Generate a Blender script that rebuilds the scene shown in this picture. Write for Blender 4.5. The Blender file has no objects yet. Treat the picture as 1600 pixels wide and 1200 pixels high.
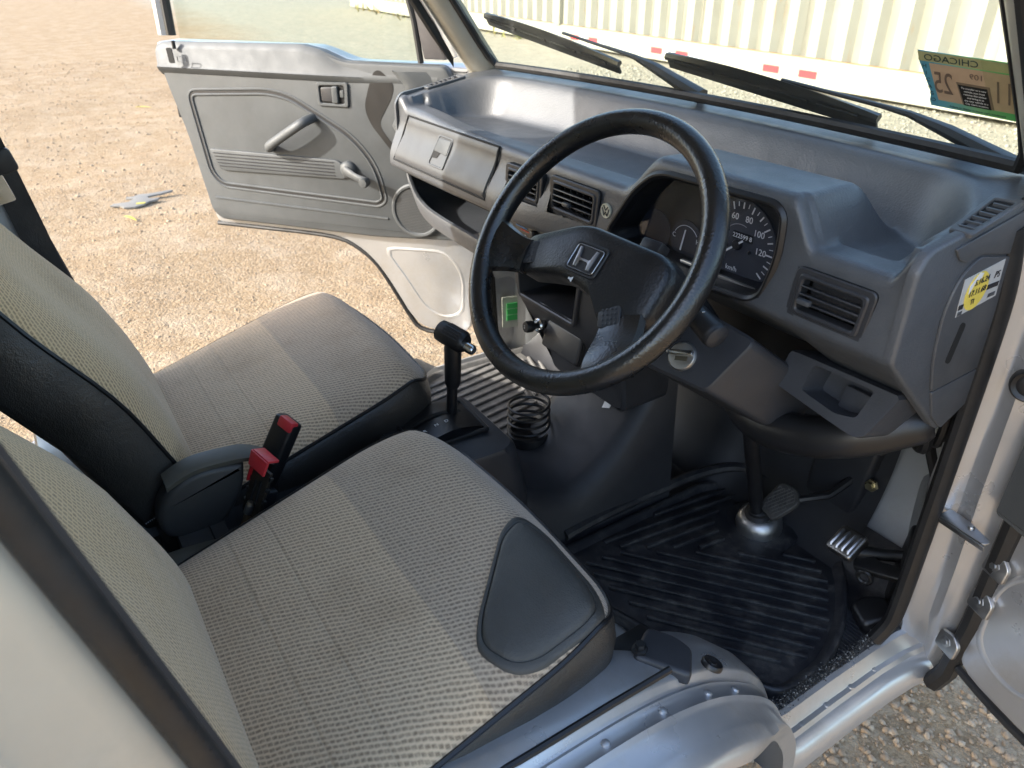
import bpy, bmesh, math, random
import numpy as np
from mathutils import Vector as V, Matrix

# ---------------------------------------------------------------- camera, sky, sun, exposure
S = bpy.context.scene
COL = S.collection
R = math.radians
cd = bpy.data.cameras.new("camera"); cam = bpy.data.objects.new("camera", cd); COL.objects.link(cam)
PITCH, YAW = R(30.0), R(56.6)
cd.sensor_width = 36.0; cd.lens = 1150 / 1600 * 36.0
cd.clip_start = 0.02; cd.clip_end = 2000
cam.location = (0.98, -0.58, 0.98)
cam.rotation_euler = (R(90) - PITCH, 0, YAW)
cd.dof.use_dof = True; cd.dof.focus_distance = 1.05; cd.dof.aperture_fstop = 9.0
S.camera = cam

SUN_AZ, SUN_EL = R(19.0), R(27.5)          # sun stands behind the truck, a little to its left
w = bpy.data.worlds.new("World"); S.world = w; w.use_nodes = True
nt = w.node_tree; nt.nodes.clear()
wo = nt.nodes.new("ShaderNodeOutputWorld"); bg = nt.nodes.new("ShaderNodeBackground")
sk = nt.nodes.new("ShaderNodeTexSky"); sk.sky_type = 'NISHITA'; sk.sun_disc = False
sk.sun_elevation = SUN_EL; sk.sun_rotation = math.pi + SUN_AZ
sk.air_density = 1.0; sk.dust_density = 2.0; sk.ozone_density = 1.0
bg.inputs[1].default_value = 0.15
nt.links.new(sk.outputs[0], bg.inputs[0]); nt.links.new(bg.outputs[0], wo.inputs[0])
sd = bpy.data.lights.new("sun", 'SUN'); sd.energy = 2.1; sd.angle = R(0.6); sd.color = (1.0, 0.955, 0.88)
sun = bpy.data.objects.new("sun", sd); COL.objects.link(sun)
_L = V((math.sin(SUN_AZ) * math.cos(SUN_EL), math.cos(SUN_AZ) * math.cos(SUN_EL), -math.sin(SUN_EL)))
sun.rotation_euler = _L.to_track_quat('-Z', 'Y').to_euler(); sun.location = (-2, -6, 6)
S.view_settings.view_transform = 'Standard'; S.view_settings.look = 'None'
S.view_settings.exposure = 2.1; S.view_settings.gamma = 1.0
S.view_settings.use_curve_mapping = False
random.seed(4); rng = np.random.default_rng(4)

# ---------------------------------------------------------------- helpers
def link(o, parent):
    COL.objects.link(o)
    if parent is not None:
        o.parent = parent
        o.matrix_parent_inverse = Matrix.Translation(parent.location).inverted() if parent.type == 'EMPTY' else Matrix.Identity(4)
    return o

def mesh(name, vs, fs, mat, parent=None, smooth=True, ang=40, uv=None, label=None):
    me = bpy.data.meshes.new(name)
    me.from_pydata([tuple(map(float, v)) for v in vs], [], [tuple(map(int, f)) for f in fs])
    bm = bmesh.new(); bm.from_mesh(me)
    bmesh.ops.recalc_face_normals(bm, faces=bm.faces) if uv != 'keep' else None
    bm.to_mesh(me); bm.free()
    if uv is not None and not isinstance(uv, str):
        ul = me.uv_layers.new(name="UVMap")
        li = np.empty(len(me.loops), dtype=np.int32); me.loops.foreach_get("vertex_index", li)
        ul.data.foreach_set("uv", np.asarray(uv, dtype=np.float32)[li].ravel())
    me.materials.append(mat)
    if smooth:
        me.polygons.foreach_set("use_smooth", [True] * len(me.polygons))
        me.set_sharp_from_angle(angle=R(ang))
    o = bpy.data.objects.new(name, me)
    if label: o["label"] = label
    return link(o, parent)

class G:                                   # geometry collector: several shapes that make up one mesh
    def __init__(s): s.v = []; s.f = []
    def add(s, vf):
        n = len(s.v); s.v += [tuple(map(float, p)) for p in vf[0]]; s.f += [tuple(i + n for i in f) for f in vf[1]]; return s
    def out(s, name, mat, parent=None, **k): return mesh(name, s.v, s.f, mat, parent, **k)

def frame(O, ez, ex=None):
    ez = V(ez).normalized()
    ex = V(ex) if ex is not None else (V((1, 0, 0)) if abs(ez.x) < .9 else V((0, 1, 0)))
    ex = (ex - ez * ex.dot(ez)).normalized(); ey = ez.cross(ex)
    return (V(O), ex, ey, ez)
def P(fr, a, b, c=0.0): return fr[0] + fr[1] * a + fr[2] * b + fr[3] * c

def rnd(pts, r, seg=4):                    # polygon with filleted corners
    n = len(pts); out = []
    rs = r if isinstance(r, (list, tuple)) else [r] * n
    for i in range(n):
        p = V((*pts[i], 0)); a = V((*pts[i - 1], 0)); b = V((*pts[(i + 1) % n], 0))
        da, db = (a - p), (b - p); la, lb = da.length, db.length
        rr = min(rs[i], la * .49, lb * .49)
        if rr < 1e-6: out += [(p.x, p.y)] * (seg + 1); continue
        p0 = p + da / la * rr; p1 = p + db / lb * rr
        for k in range(seg + 1):
            t = k / seg; q = p0 * (1 - t) ** 2 + p * 2 * t * (1 - t) + p1 * t * t
            out.append((q.x, q.y))
    return out
def inset(pts, d):
    n = len(pts); out = []
    A = sum(pts[i - 1][0] * pts[i][1] - pts[i][0] * pts[i - 1][1] for i in range(n)); sg = 1 if A > 0 else -1
    for i in range(n):
        j = i - 1
        while (V(pts[j]) - V(pts[i])).length < 1e-7 and j > i - n: j -= 1
        k = i + 1
        while (V(pts[k % n]) - V(pts[i])).length < 1e-7 and k < i + n: k += 1
        a = (V(pts[i]) - V(pts[j])).normalized(); b = (V(pts[k % n]) - V(pts[i])).normalized()
        na = V((-a.y, a.x)); nb = V((-b.y, b.x)); m = na + nb
        m = m / max(.3, m.length_squared / 2) if m.length > 1e-6 else na
        out.append((pts[i][0] + sg * m.x * d, pts[i][1] + sg * m.y * d))
    return out
def loft(rings, closed=True, caps=(True, True)):
    n = len(rings[0]); v = [p for r in rings for p in r]; f = []
    for i in range(len(rings) - 1):
        for j in range(n if closed else n - 1):
            k = (j + 1) % n
            f.append((i * n + j, i * n + k, (i + 1) * n + k, (i + 1) * n + j))
    if caps[0] and closed: f.append(tuple(range(n))[::-1])
    if caps[1] and closed: f.append(tuple((len(rings) - 1) * n + j for j in range(n)))
    return v, f
def prism(pts, fr, d, bev=0.0, both=False, seg=3):
    st = []
    if both and bev:
        st += [(bev * (1 - math.sin(k / seg * math.pi / 2)), bev * (1 - math.cos(k / seg * math.pi / 2))) for k in range(seg)]
        st.append((0, bev))
    else: st.append((0, 0))
    if bev:
        st += [(bev * (1 - math.cos(k / seg * math.pi / 2)), d - bev + bev * math.sin(k / seg * math.pi / 2)) for k in range(seg + 1)]
    else: st.append((0, d))
    return loft([[P(fr, a, b, h) for a, b in (inset(pts, i) if i else pts)] for i, h in st])
def ringprism(outer, inner, fr, d, bev=0.002):
    n = len(outer); L = [(inset(outer, 0) if 0 else outer, 0), (outer, d - bev), (inset(outer, bev), d), (inset(inner, -bev), d), (inner, d - bev), (inner, 0)]
    rings = [[P(fr, a, b, h) for a, b in l] for l, h in L]
    v, f = loft(rings, True, (False, False)); return v, f
def box(c, s, rot=None, bev=0.0, seg=2):
    bm = bmesh.new(); bmesh.ops.create_cube(bm, size=1)
    for v in bm.verts: v.co = V((v.co.x * s[0], v.co.y * s[1], v.co.z * s[2]))
    if bev: bmesh.ops.bevel(bm, geom=bm.edges[:], offset=bev, segments=seg, affect='EDGES', profile=.5)
    M = rot if rot is not None else Matrix.Identity(3)
    bm.verts.ensure_lookup_table()
    vs = [M @ v.co + V(c) for v in bm.verts]; fs = [tuple(v.index for v in f.verts) for f in bm.faces]
    bm.free(); return vs, fs
def boxf(fr, a, b, c, s, bev=0.0):         # box in a frame
    M = Matrix((fr[1], fr[2], fr[3])).transposed()
    return box(P(fr, a, b, c), s, M, bev)
def tube(path, r, seg=10, closed=False, caps=True, flat=None):
    path = [V(p) for p in path]; n = len(path); rs = r if isinstance(r, (list, tuple)) else [r] * n
    T = []
    for i in range(n):
        a = path[i - 1] if (i or closed) else path[i]; b = path[(i + 1) % n] if (i < n - 1 or closed) else path[i]
        T.append((b - a).normalized())
    up = V((0, 0, 1)) if abs(T[0].z) < .9 else V((1, 0, 0))
    N = (up - T[0] * up.dot(T[0])).normalized(); rings = []
    for i in range(n):
        N = (N - T[i] * N.dot(T[i])).normalized(); B = T[i].cross(N)
        fl = flat or (1, 1)
        rings.append([path[i] + (N * math.cos(2 * math.pi * k / seg) * fl[0] + B * math.sin(2 * math.pi * k / seg) * fl[1]) * rs[i] for k in range(seg)])
    if closed: rings.append(rings[0])
    return loft(rings, True, (caps and not closed, caps and not closed))
def spline(pts, n=8, closed=False):        # Catmull-Rom
    pts = [V(p) for p in pts]; m = len(pts); out = []
    g = (lambda i: pts[i % m]) if closed else (lambda i: pts[max(0, min(m - 1, i))])
    for i in range(m if closed else m - 1):
        a, b, c, d = g(i - 1), g(i), g(i + 1), g(i + 2)
        for k in range(n):
            t = k / n
            out.append(.5 * ((2 * b) + (c - a) * t + (2 * a - 5 * b + 4 * c - d) * t * t + (3 * b - a - 3 * c + d) * t ** 3))
    if not closed: out.append(pts[-1])
    return out
def lathe(prof, fr, seg=24, a0=0, a1=2 * math.pi):   # prof: (radius, height)
    full = abs(a1 - a0 - 2 * math.pi) < 1e-6; m = seg if full else seg + 1
    rings = [[P(fr, r * math.cos(a0 + (a1 - a0) * k / seg), r * math.sin(a0 + (a1 - a0) * k / seg), h) for k in range(m)] for r, h in prof]
    return loft(rings, full, (prof[0][0] > 1e-5 and full, prof[-1][0] > 1e-5 and full))
def ss(a, b, x):
    t = min(1, max(0, (x - a) / (b - a))) if a != b else float(x >= a)
    return t * t * (3 - 2 * t)
def inpoly(x, y, p):
    c = False; j = len(p) - 1
    for i in range(len(p)):
        if (p[i][1] > y) != (p[j][1] > y) and x < (p[j][0] - p[i][0]) * (y - p[i][1]) / (p[j][1] - p[i][1]) + p[i][0]: c = not c
        j = i
    return c
def text(name, s, size, fr, mat, parent, ext=0.0002, align='CENTER', label=None, sx=1.0):
    cu = bpy.data.curves.new("t", 'FONT'); cu.body = s; cu.size = size; cu.extrude = ext; cu.align_x = align; cu.align_y = 'CENTER'
    cu.resolution_u = 3
    o = bpy.data.objects.new("t", cu); COL.objects.link(o)
    dg = bpy.context.evaluated_depsgraph_get(); me = bpy.data.meshes.new_from_object(o.evaluated_get(dg))
    bpy.data.objects.remove(o)
    M = Matrix((fr[1] * sx, fr[2], fr[3])).transposed().to_4x4(); M.translation = fr[0]
    me.transform(M); me.materials.clear(); me.materials.append(mat); me.name = name
    ob = bpy.data.objects.new(name, me)
    if label: ob["label"] = label
    return link(ob, parent)
def empty(name, loc, label, cat, group=None):
    o = bpy.data.objects.new(name, None); COL.objects.link(o); o.location = loc; o.empty_display_size = .1
    return tag(o, label, cat, group)
def tag(o, label=None, cat=None, group=None, kind=None):
    if label: o["label"] = label
    if cat: o["category"] = cat
    if group: o["group"] = group
    if kind: o["kind"] = kind
    return o

# ---------------------------------------------------------------- materials
class N:                                   # tiny node helper
    def __init__(s, name):
        s.m = bpy.data.materials.new(name); s.m.use_nodes = True; s.t = s.m.node_tree
        s.b = s.t.nodes["Principled BSDF"]; s.o = s.t.nodes["Material Output"]
    def n(s, typ, **k):
        x = s.t.nodes.new(typ)
        for a, v in k.items(): setattr(x, a, v)
        return x
    def l(s, a, b): s.t.links.new(a, b)
    def set(s, **k):
        for a, v in k.items():
            i = s.b.inputs[a.replace('_', ' ')]
            i.default_value = (*v, 1) if isinstance(v, tuple) and len(v) == 3 else v
        return s
    def math(s, op, a, b=None, c=None):
        x = s.n("ShaderNodeMath", operation=op)
        for i, v in enumerate((a, b, c)):
            if v is None: continue
            if isinstance(v, (int, float)): x.inputs[i].default_value = v
            else: s.l(v, x.inputs[i])
        return x.outputs[0]
    def coord(s, k="Object"): return s.n("ShaderNodeTexCoord").outputs[k]
    def noise(s, scale, co=None, detail=2, rough=.5):
        x = s.n("ShaderNodeTexNoise"); x.inputs["Scale"].default_value = scale; x.inputs["Detail"].default_value = detail; x.inputs["Roughness"].default_value = rough
        s.l(co if co is not None else s.coord(), x.inputs["Vector"]); return x.outputs["Fac"]
    def voro(s, scale, co=None, feat='F1', out="Distance"):
        x = s.n("ShaderNodeTexVoronoi", feature=feat); x.inputs["Scale"].default_value = scale
        s.l(co if co is not None else s.coord(), x.inputs["Vector"]); return x.outputs[out]
    def ramp(s, fac, stops, interp='LINEAR'):
        x = s.n("ShaderNodeValToRGB"); e = x.color_ramp.elements; x.color_ramp.interpolation = interp
        while len(e) < len(stops): e.new(.5)
        for i, (p, c) in enumerate(stops): e[i].position = p; e[i].color = (*c, 1) if len(c) == 3 else c
        s.l(fac, x.inputs[0]); return x.outputs[0]
    def mix(s, fac, a, b, mode='MIX'):
        x = s.n("ShaderNodeMix", data_type='RGBA', blend_type=mode)
        for i, v in ((0, fac), (6, a), (7, b)):
            if isinstance(v, (int, float)): x.inputs[i].default_value = v
            elif isinstance(v, tuple): x.inputs[i].default_value = (*v, 1)
            else: s.l(v, x.inputs[i])
        return x.outputs[2]
    def bump(s, h, strength=.3, dist=.001):
        x = s.n("ShaderNodeBump"); x.inputs["Strength"].default_value = strength; x.inputs["Distance"].default_value = dist
        s.l(h, x.inputs["Height"])
        if s.b.inputs["Normal"].links: s.l(s.b.inputs["Normal"].links[0].from_socket, x.inputs["Normal"])
        s.l(x.outputs[0], s.b.inputs["Normal"]); return s
    def col(s, c): s.l(c, s.b.inputs["Base Color"]); return s
    def rough(s, c): s.l(c, s.b.inputs["Roughness"]); return s
    def map(s, fac, a, b, lo=0, hi=1):
        x = s.n("ShaderNodeMapRange"); s.l(fac, x.inputs[0])
        for i, v in zip((1, 2, 3, 4), (lo, hi, a, b)): x.inputs[i].default_value = v
        return x.outputs[0]

def plastic(name, c, rough=.45, grain=520, strength=.35, dirt=.12, spec=.5):
    k = N(name).set(Roughness=rough); k.b.inputs["Specular IOR Level"].default_value = spec
    d = k.noise(14, detail=5, rough=.65); lo = tuple(x * (1 - dirt) for x in c); hi = tuple(x * (1 + dirt) for x in c)
    k.col(k.ramp(d, [(.3, lo), (.7, hi)]))
    k.rough(k.map(k.noise(30, detail=4), rough - .04, rough + .06, .3, .7))
    if strength: k.bump(k.voro(grain), strength, .0006)
    return k.m
def rubber(name, c, rough=.6, strength=.2, grain=260):
    k = N(name).set(Roughness=rough); n_ = k.noise(40, detail=6, rough=.7)
    k.col(k.ramp(n_, [(.35, tuple(x * .7 for x in c)), (.7, tuple(x * 1.35 for x in c))]))
    k.rough(k.map(k.noise(9, detail=5, rough=.7), rough - .15, rough + .15, .3, .7))
    k.bump(k.noise(grain, detail=3), strength, .0008); return k.m
def metal(name, c, rough=.3, metallic=1.0, bumpy=.05):
    k = N(name).set(Roughness=rough, Metallic=metallic)
    n_ = k.noise(25, detail=5, rough=.7); k.col(k.ramp(n_, [(.3, tuple(x * .82 for x in c)), (.7, c)]))
    k.rough(k.map(k.noise(60, detail=4), rough - .07, rough + .12, .3, .7))
    if bumpy: k.bump(k.noise(18, detail=3), bumpy, .002)
    return k.m
def flat(name, c, rough=.5, emit=None):
    k = N(name).set(Base_Color=c, Roughness=rough); k.col(k.ramp(k.noise(80, detail=3), [(.3, tuple(x * .88 for x in c)), (.7, c)])); return k.m

M_dash = plastic("dash_plastic", (.064, .069, .077), .42, 330, .42, spec=.7)
M_trim = plastic("door_trim_plastic", (.064, .070, .074), .55, 420, .25)
M_lid = plastic("lid_plastic", (.066, .069, .074), .40, 700, .12)
M_dark = plastic("dark_plastic", (.020, .021, .024), .42, 600, .2)
M_cons = plastic("console_plastic", (.030, .031, .035), .42, 600, .2)
M_blk = plastic("black_plastic", (.010, .010, .011), .38, 600, .15)
M_void = flat("dark_cavity", (.006, .006, .006), .8)
M_wheel = plastic("wheel_leather_grain_plastic", (.006, .0062, .0068), .28, 330, .35, spec=.75)
M_pad = plastic("horn_pad_plastic", (.0095, .0098, .011), .36, 330, .45)
M_rub = rubber("black_rubber", (.010, .010, .0105), .55)
M_mat = rubber("floor_mat_rubber", (.020, .021, .025), .45, .35, 90)
k = N("dusty_mat_rubber").set(Roughness=.5); du = k.noise(16, None, 10, .8); du2 = k.noise(70, None, 5, .7)
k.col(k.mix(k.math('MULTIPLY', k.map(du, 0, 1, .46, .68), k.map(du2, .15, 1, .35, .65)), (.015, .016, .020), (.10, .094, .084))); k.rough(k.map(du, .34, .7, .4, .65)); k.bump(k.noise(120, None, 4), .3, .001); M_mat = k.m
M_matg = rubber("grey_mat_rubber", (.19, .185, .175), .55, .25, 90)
M_chrome = metal("chrome", (.75, .74, .72), .15)
M_steel = metal("steel", (.45, .45, .45), .35)
M_blkmetal = metal("black_painted_metal", (.012, .012, .012), .35, 0.0)
M_white = flat("white_print", (.75, .75, .74))
M_beltwhite = flat("grey_print", (.35, .35, .36))
M_red = flat("red_plastic", (.55, .035, .045), .35)
M_yellow = flat("yellow_paper", (.80, .62, .10), .6)
M_paper = flat("silver_label", (.50, .50, .49), .35)
M_green = flat("green_label", (.05, .42, .10), .5)

def paint(name, c, rough=.33, metallic=.55, dirt=.55):
    k = N(name).set(Metallic=metallic, Roughness=rough); k.b.inputs["Coat Weight"].default_value = .3; k.b.inputs["Coat Roughness"].default_value = .1
    d = k.noise(7, detail=6, rough=.7); co = k.coord()
    grime = k.ramp(k.noise(4.2, co, 9, .78), [(.50, (0, 0, 0)), (.74, (dirt, dirt, dirt))])
    base = k.ramp(d, [(.3, tuple(x * .9 for x in c)), (.7, c)])
    mp = k.n("ShaderNodeMapping"); mp.inputs["Scale"].default_value = (9, 60, 22); mp.inputs["Rotation"].default_value = (.3, .5, .7); k.l(co, mp.inputs[0])
    scr = k.ramp(k.noise(5, mp.outputs[0], 3, .8), [(.70, (0, 0, 0)), (.715, (.6, .6, .6)), (.73, (0, 0, 0))])
    chip = k.ramp(k.noise(90, co, 5, .65), [(.72, (0, 0, 0)), (.76, (.7, .7, .7))])
    cc = k.mix(grime, base, (.30, .26, .20)); cc = k.mix(chip, cc, (.16, .13, .10))
    k.col(cc); k.rough(k.math('ADD', k.map(k.noise(11, detail=5), rough - .05, rough + .12, .3, .7), k.math('MULTIPLY', grime, .3)))
    k.bump(k.noise(5, detail=2), .15, .005); return k.m
M_silver = paint("silver_paint", (.45, .46, .475), .30, .62)
M_inner = paint("inner_silver_paint", (.40, .415, .42), .42, .45)
M_silver_lit = paint("silver_paint_lit", (.52, .505, .44), .36, .45, .3)  # copy of the silver paint, warm light off the ground put into its colour

def fabric(name, zones, seams, tint=(1, 1, 1)):
    """woven cloth: UV is metres (u across, v from front edge); zones: v of colour change; seams: list of v"""
    k = N(name).set(Roughness=.95); k.b.inputs["Specular IOR Level"].default_value = .15; k.b.inputs["Sheen Weight"].default_value = .25
    uv = k.coord("UV"); sp = k.n("ShaderNodeSeparateXYZ"); k.l(uv, sp.inputs[0]); u, v = sp.outputs[0], sp.outputs[1]
    wob = k.math('MULTIPLY', k.math('SUBTRACT', k.noise(35, uv, 2), .5), .0035)
    vv = k.math('ADD', v, wob); rowf = k.math('DIVIDE', vv, .0060); a = k.math('FRACT', rowf); row = k.math('FLOOR', rowf)
    sh = k.math('ADD', k.math('MULTIPLY', row, .5), k.math('MULTIPLY', a, .38))
    uf = k.math('FRACT', k.math('ADD', k.math('DIVIDE', k.math('ADD', u, wob), .0068), sh))
    m1 = k.map(k.math('ABSOLUTE', k.math('SUBTRACT', uf, .5)), 1, 0, .16, .40); m2 = k.map(k.math('ABSOLUTE', k.math('SUBTRACT', a, .5)), 1, .25, .32, .5); mk = k.math('MULTIPLY', m1, m2)
    thread = k.math('MULTIPLY', k.math('ADD', k.math('SINE', k.math('MULTIPLY', u, 3700.0)), 1.0), .16)
    mk = k.math('MULTIPLY', k.math('ADD', mk, thread), k.map(k.noise(240, uv, 3, .6), .4, 1.05, .3, .7))
    yarn = k.noise(900, uv, 2, .7)
    mk = k.math('ADD', k.math('MULTIPLY', mk, .8), k.math('MULTIPLY', yarn, .35))
    T = lambda c: tuple(x * y for x, y in zip(c, tint))
    A = k.ramp(mk, [(.12, T((.60, .51, .355))), (.45, T((.47, .395, .275))), (1.0, T((.22, .18, .125)))])
    B = k.ramp(mk, [(.12, T((.48, .42, .31))), (.45, T((.37, .32, .24))), (1.0, T((.17, .145, .11)))])
    st = k.noise(6, uv, 5, .65)
    c = k.mix(k.math('LESS_THAN', v, zones), A, B)
    c = k.mix(k.map(st, 0, .28, .5, .75), c, (.30, .22, .12), 'MULTIPLY')
    groove = None
    for s in seams:
        d = k.math('ABSOLUTE', k.math('SUBTRACT', v, s)); g = k.map(d, 0, 1, 0.0, .0035)
        groove = g if groove is None else k.math('MINIMUM', groove, g)
    k.col(k.mix(k.map(groove, .10, 0), c, (.06, .055, .045)) if groove is not None else c)
    k.bump(k.math('MULTIPLY', mk, -1.0), .4, .0008)
    if groove is not None: k.bump(groove, .4, .0022)
    k.bump(k.noise(9, uv, 3, .55), .5, .012)
    k.bump(k.noise(38, uv, 3, .6), .3, .004)
    return k.m
M_fab = fabric("seat_cloth", .20, [.305, .36, .43], (1.24, 1.10, 1.04))
M_fab_lit = fabric("backrest_cloth_lit", -1, [.62], (1.22, 1.04, .84))  # seat cloth tinted khaki for the warm light through the windshield
def vinyl(name, c, rough=.42):
    k = N(name).set(Roughness=rough); k.col(k.ramp(k.noise(12, detail=5), [(.3, tuple(x * .8 for x in c)), (.7, tuple(x * 1.25 for x in c))]))
    k.rough(k.map(k.noise(25, detail=4), rough - .08, rough + .12, .3, .7))
    k.bump(k.voro(520), .4, .0007); k.bump(k.noise(24, detail=5, rough=.7), .6, .004); return k.m
M_vin = vinyl("seat_vinyl", (.034, .031, .027))
M_ving = vinyl("grey_seat_vinyl", (.050, .048, .043), .52)

def glass(name, tint, gl=.08, dusty=.03):
    m = bpy.data.materials.new(name); m.use_nodes = True; t = m.node_tree; t.nodes.clear()
    o = t.nodes.new("ShaderNodeOutputMaterial"); tr = t.nodes.new("ShaderNodeBsdfTransparent"); tr.inputs[0].default_value = (*tint, 1)
    g = t.nodes.new("ShaderNodeBsdfGlossy"); g.inputs["Roughness"].default_value = .02
    df = t.nodes.new("ShaderNodeBsdfDiffuse"); df.inputs[0].default_value = (.7, .68, .6, 1)
    ly = t.nodes.new("ShaderNodeLayerWeight"); pw = t.nodes.new("ShaderNodeMath"); pw.operation = 'POWER'; pw.inputs[1].default_value = 5.0; t.links.new(ly.outputs["Facing"], pw.inputs[0])
    lw = t.nodes.new("ShaderNodeMath"); lw.operation = 'MULTIPLY_ADD'; lw.inputs[1].default_value = .7; lw.inputs[2].default_value = .035; t.links.new(pw.outputs[0], lw.inputs[0])
    m1 = t.nodes.new("ShaderNodeMixShader"); m2 = t.nodes.new("ShaderNodeMixShader")
    nz = t.nodes.new("ShaderNodeTexNoise"); nz.inputs["Scale"].default_value = 8; nz.inputs["Detail"].default_value = 6
    mp = t.nodes.new("ShaderNodeMapRange"); mp.inputs[1].default_value = .3; mp.inputs[2].default_value = .75; mp.inputs[3].default_value = dusty * .3; mp.inputs[4].default_value = dusty * 1.6
    tc = t.nodes.new("ShaderNodeTexCoord"); t.links.new(tc.outputs["Object"], nz.inputs["Vector"])
    t.links.new(nz.outputs["Fac"], mp.inputs[0])
    t.links.new(lw.outputs[0], m1.inputs[0]); t.links.new(tr.outputs[0], m1.inputs[1]); t.links.new(g.outputs[0], m1.inputs[2])
    t.links.new(mp.outputs[0], m2.inputs[0]); t.links.new(m1.outputs[0], m2.inputs[1]); t.links.new(df.outputs[0], m2.inputs[2])
    t.links.new(m2.outputs[0], o.inputs[0]); return m
M_glass = glass("windshield_glass", (.93, .97, .90))
M_dglass = glass("door_glass", (.91, .94, .90), dusty=.008)
M_lens = glass("gauge_lens", (.96, .97, 1.0), dusty=.0005)
# ---------------------------------------------------------------- ground and gravel
GZ = -0.50
def ground_mat():
    k = N("gravel_ground").set(Roughness=.95); k.b.inputs["Specular IOR Level"].default_value = .2
    co = k.coord()
    big = k.noise(.55, co, 5, .6); mid = k.noise(5, co, 5, .65)
    x = k.n("ShaderNodeTexVoronoi", feature='F1'); x.inputs["Scale"].default_value = 70; k.l(co, x.inputs["Vector"])
    stone = k.n("ShaderNodeSeparateColor"); k.l(x.outputs["Color"], stone.inputs[0])
    x2 = k.n("ShaderNodeTexVoronoi", feature='F1'); x2.inputs["Scale"].default_value = 190; k.l(co, x2.inputs["Vector"])
    st2 = k.n("ShaderNodeSeparateColor"); k.l(x2.outputs["Color"], st2.inputs[0])
    sandy = k.ramp(mid, [(.25, (0.203, 0.131, 0.071)), (.5, (0.276, 0.192, 0.109)), (.75, (0.330, 0.238, 0.142))])
    stn = k.ramp(stone.outputs[0], [(0, (0.182, 0.119, 0.064)), (.35, (0.282, 0.196, 0.109)), (.7, (0.357, 0.260, 0.155)), (1, (0.438, 0.341, 0.221))])
    s2 = k.ramp(st2.outputs[1], [(0, (0.170, 0.108, 0.056)), (.5, (0.275, 0.186, 0.101)), (1, (0.397, 0.297, 0.184))])
    cover = k.ramp(k.math('ADD', k.math('MULTIPLY', stone.outputs[1], .5), k.math('MULTIPLY', big, .6)), [(.42, (0, 0, 0)), (.55, (1, 1, 1))])
    c = k.mix(k.math('MULTIPLY', cover, .55), k.mix(.5, sandy, s2), stn)
    # paler grey crushed stone further out in front of the truck
    sp = k.n("ShaderNodeSeparateXYZ"); k.l(co, sp.inputs[0])
    far = k.map(k.math('ADD', k.math('ADD', sp.outputs[1], k.math('MULTIPLY', sp.outputs[0], .08)), k.math('MULTIPLY', big, 2.0)), 0, 1, 3.0, 5.0)
    grey = k.ramp(stone.outputs[2], [(0, (.15, .14, .11)), (.5, (.28, .265, .205)), (1, (.42, .395, .32))])
    c = k.mix(far, c, k.mix(.4, grey, k.ramp(st2.outputs[0], [(0, (.14, .13, .10)), (1, (.38, .36, .29))])))
    c = k.mix(k.math('MULTIPLY', far, k.map(k.noise(9, co, 9, .8), 0, .85, .42, .68)), c, (.40, .37, .28))
    c = k.mix(k.math('MULTIPLY', far, k.map(k.noise(6, co, 9, .8), 0, .7, .55, .75)), c, (.10, .095, .06))
    c = k.mix(k.map(k.noise(1.3, co, 6, .7), 0, .4, .52, .8), c, k.mix(.6, c, (.26, .19, .12)))
    c = k.mix(k.map(k.noise(3.5, co, 8, .75), 0, .45, .45, .7), c, k.mix(.7, c, (.55, .47, .36)))
    rm = k.n("ShaderNodeMapping"); rm.inputs["Scale"].default_value = (.16, 1.5, 1); rm.inputs["Rotation"].default_value = (0, 0, .12); k.l(co, rm.inputs[0])
    rut = k.noise(2.2, rm.outputs[0], 6, .6)
    c = k.mix(k.map(rut, 0, .22, .48, .70), c, k.mix(.5, c, (.20, .14, .09)))
    k.col(c)
    h = k.math('ADD', k.math('MULTIPLY', x.outputs["Distance"], -1.0), k.math('MULTIPLY', x2.outputs["Distance"], -.6))
    k.bump(h, .6, .008); k.bump(k.noise(22, co, 5, .7), .4, .020); k.bump(rut, .3, .035)
    return k.m
M_ground = ground_mat()
nx = 150
gx = np.concatenate([-np.geomspace(400, 12, 18), np.linspace(-11, 5, 110), np.geomspace(6, 400, 14)])
gy = np.concatenate([-np.geomspace(400, 6, 14), np.linspace(-5, 10, 100), np.geomspace(11, 500, 16)])
vs = []
for y in gy:
    for x in gx:
        d = math.hypot(x, y)
        z = .018 * math.sin(1.1 * x + .6 * y) * math.sin(.7 * y - .3 * x) + .008 * math.sin(3.1 * x + 1.7 * y)
        vs.append((x, y, GZ - .012 + z * (1 - ss(8, 20, d))))
fs = [(j * len(gx) + i, j * len(gx) + i + 1, (j + 1) * len(gx) + i + 1, (j + 1) * len(gx) + i) for j in range(len(gy) - 1) for i in range(len(gx) - 1)]
tag(mesh("ground", vs, fs, M_ground), "sunlit tan gravel yard around the truck", "ground", kind="structure")
def gz(x, y): return GZ - .012 + .018 * math.sin(1.1 * x + .6 * y) * math.sin(.7 * y - .3 * x) + .008 * math.sin(3.1 * x + 1.7 * y)

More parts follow.
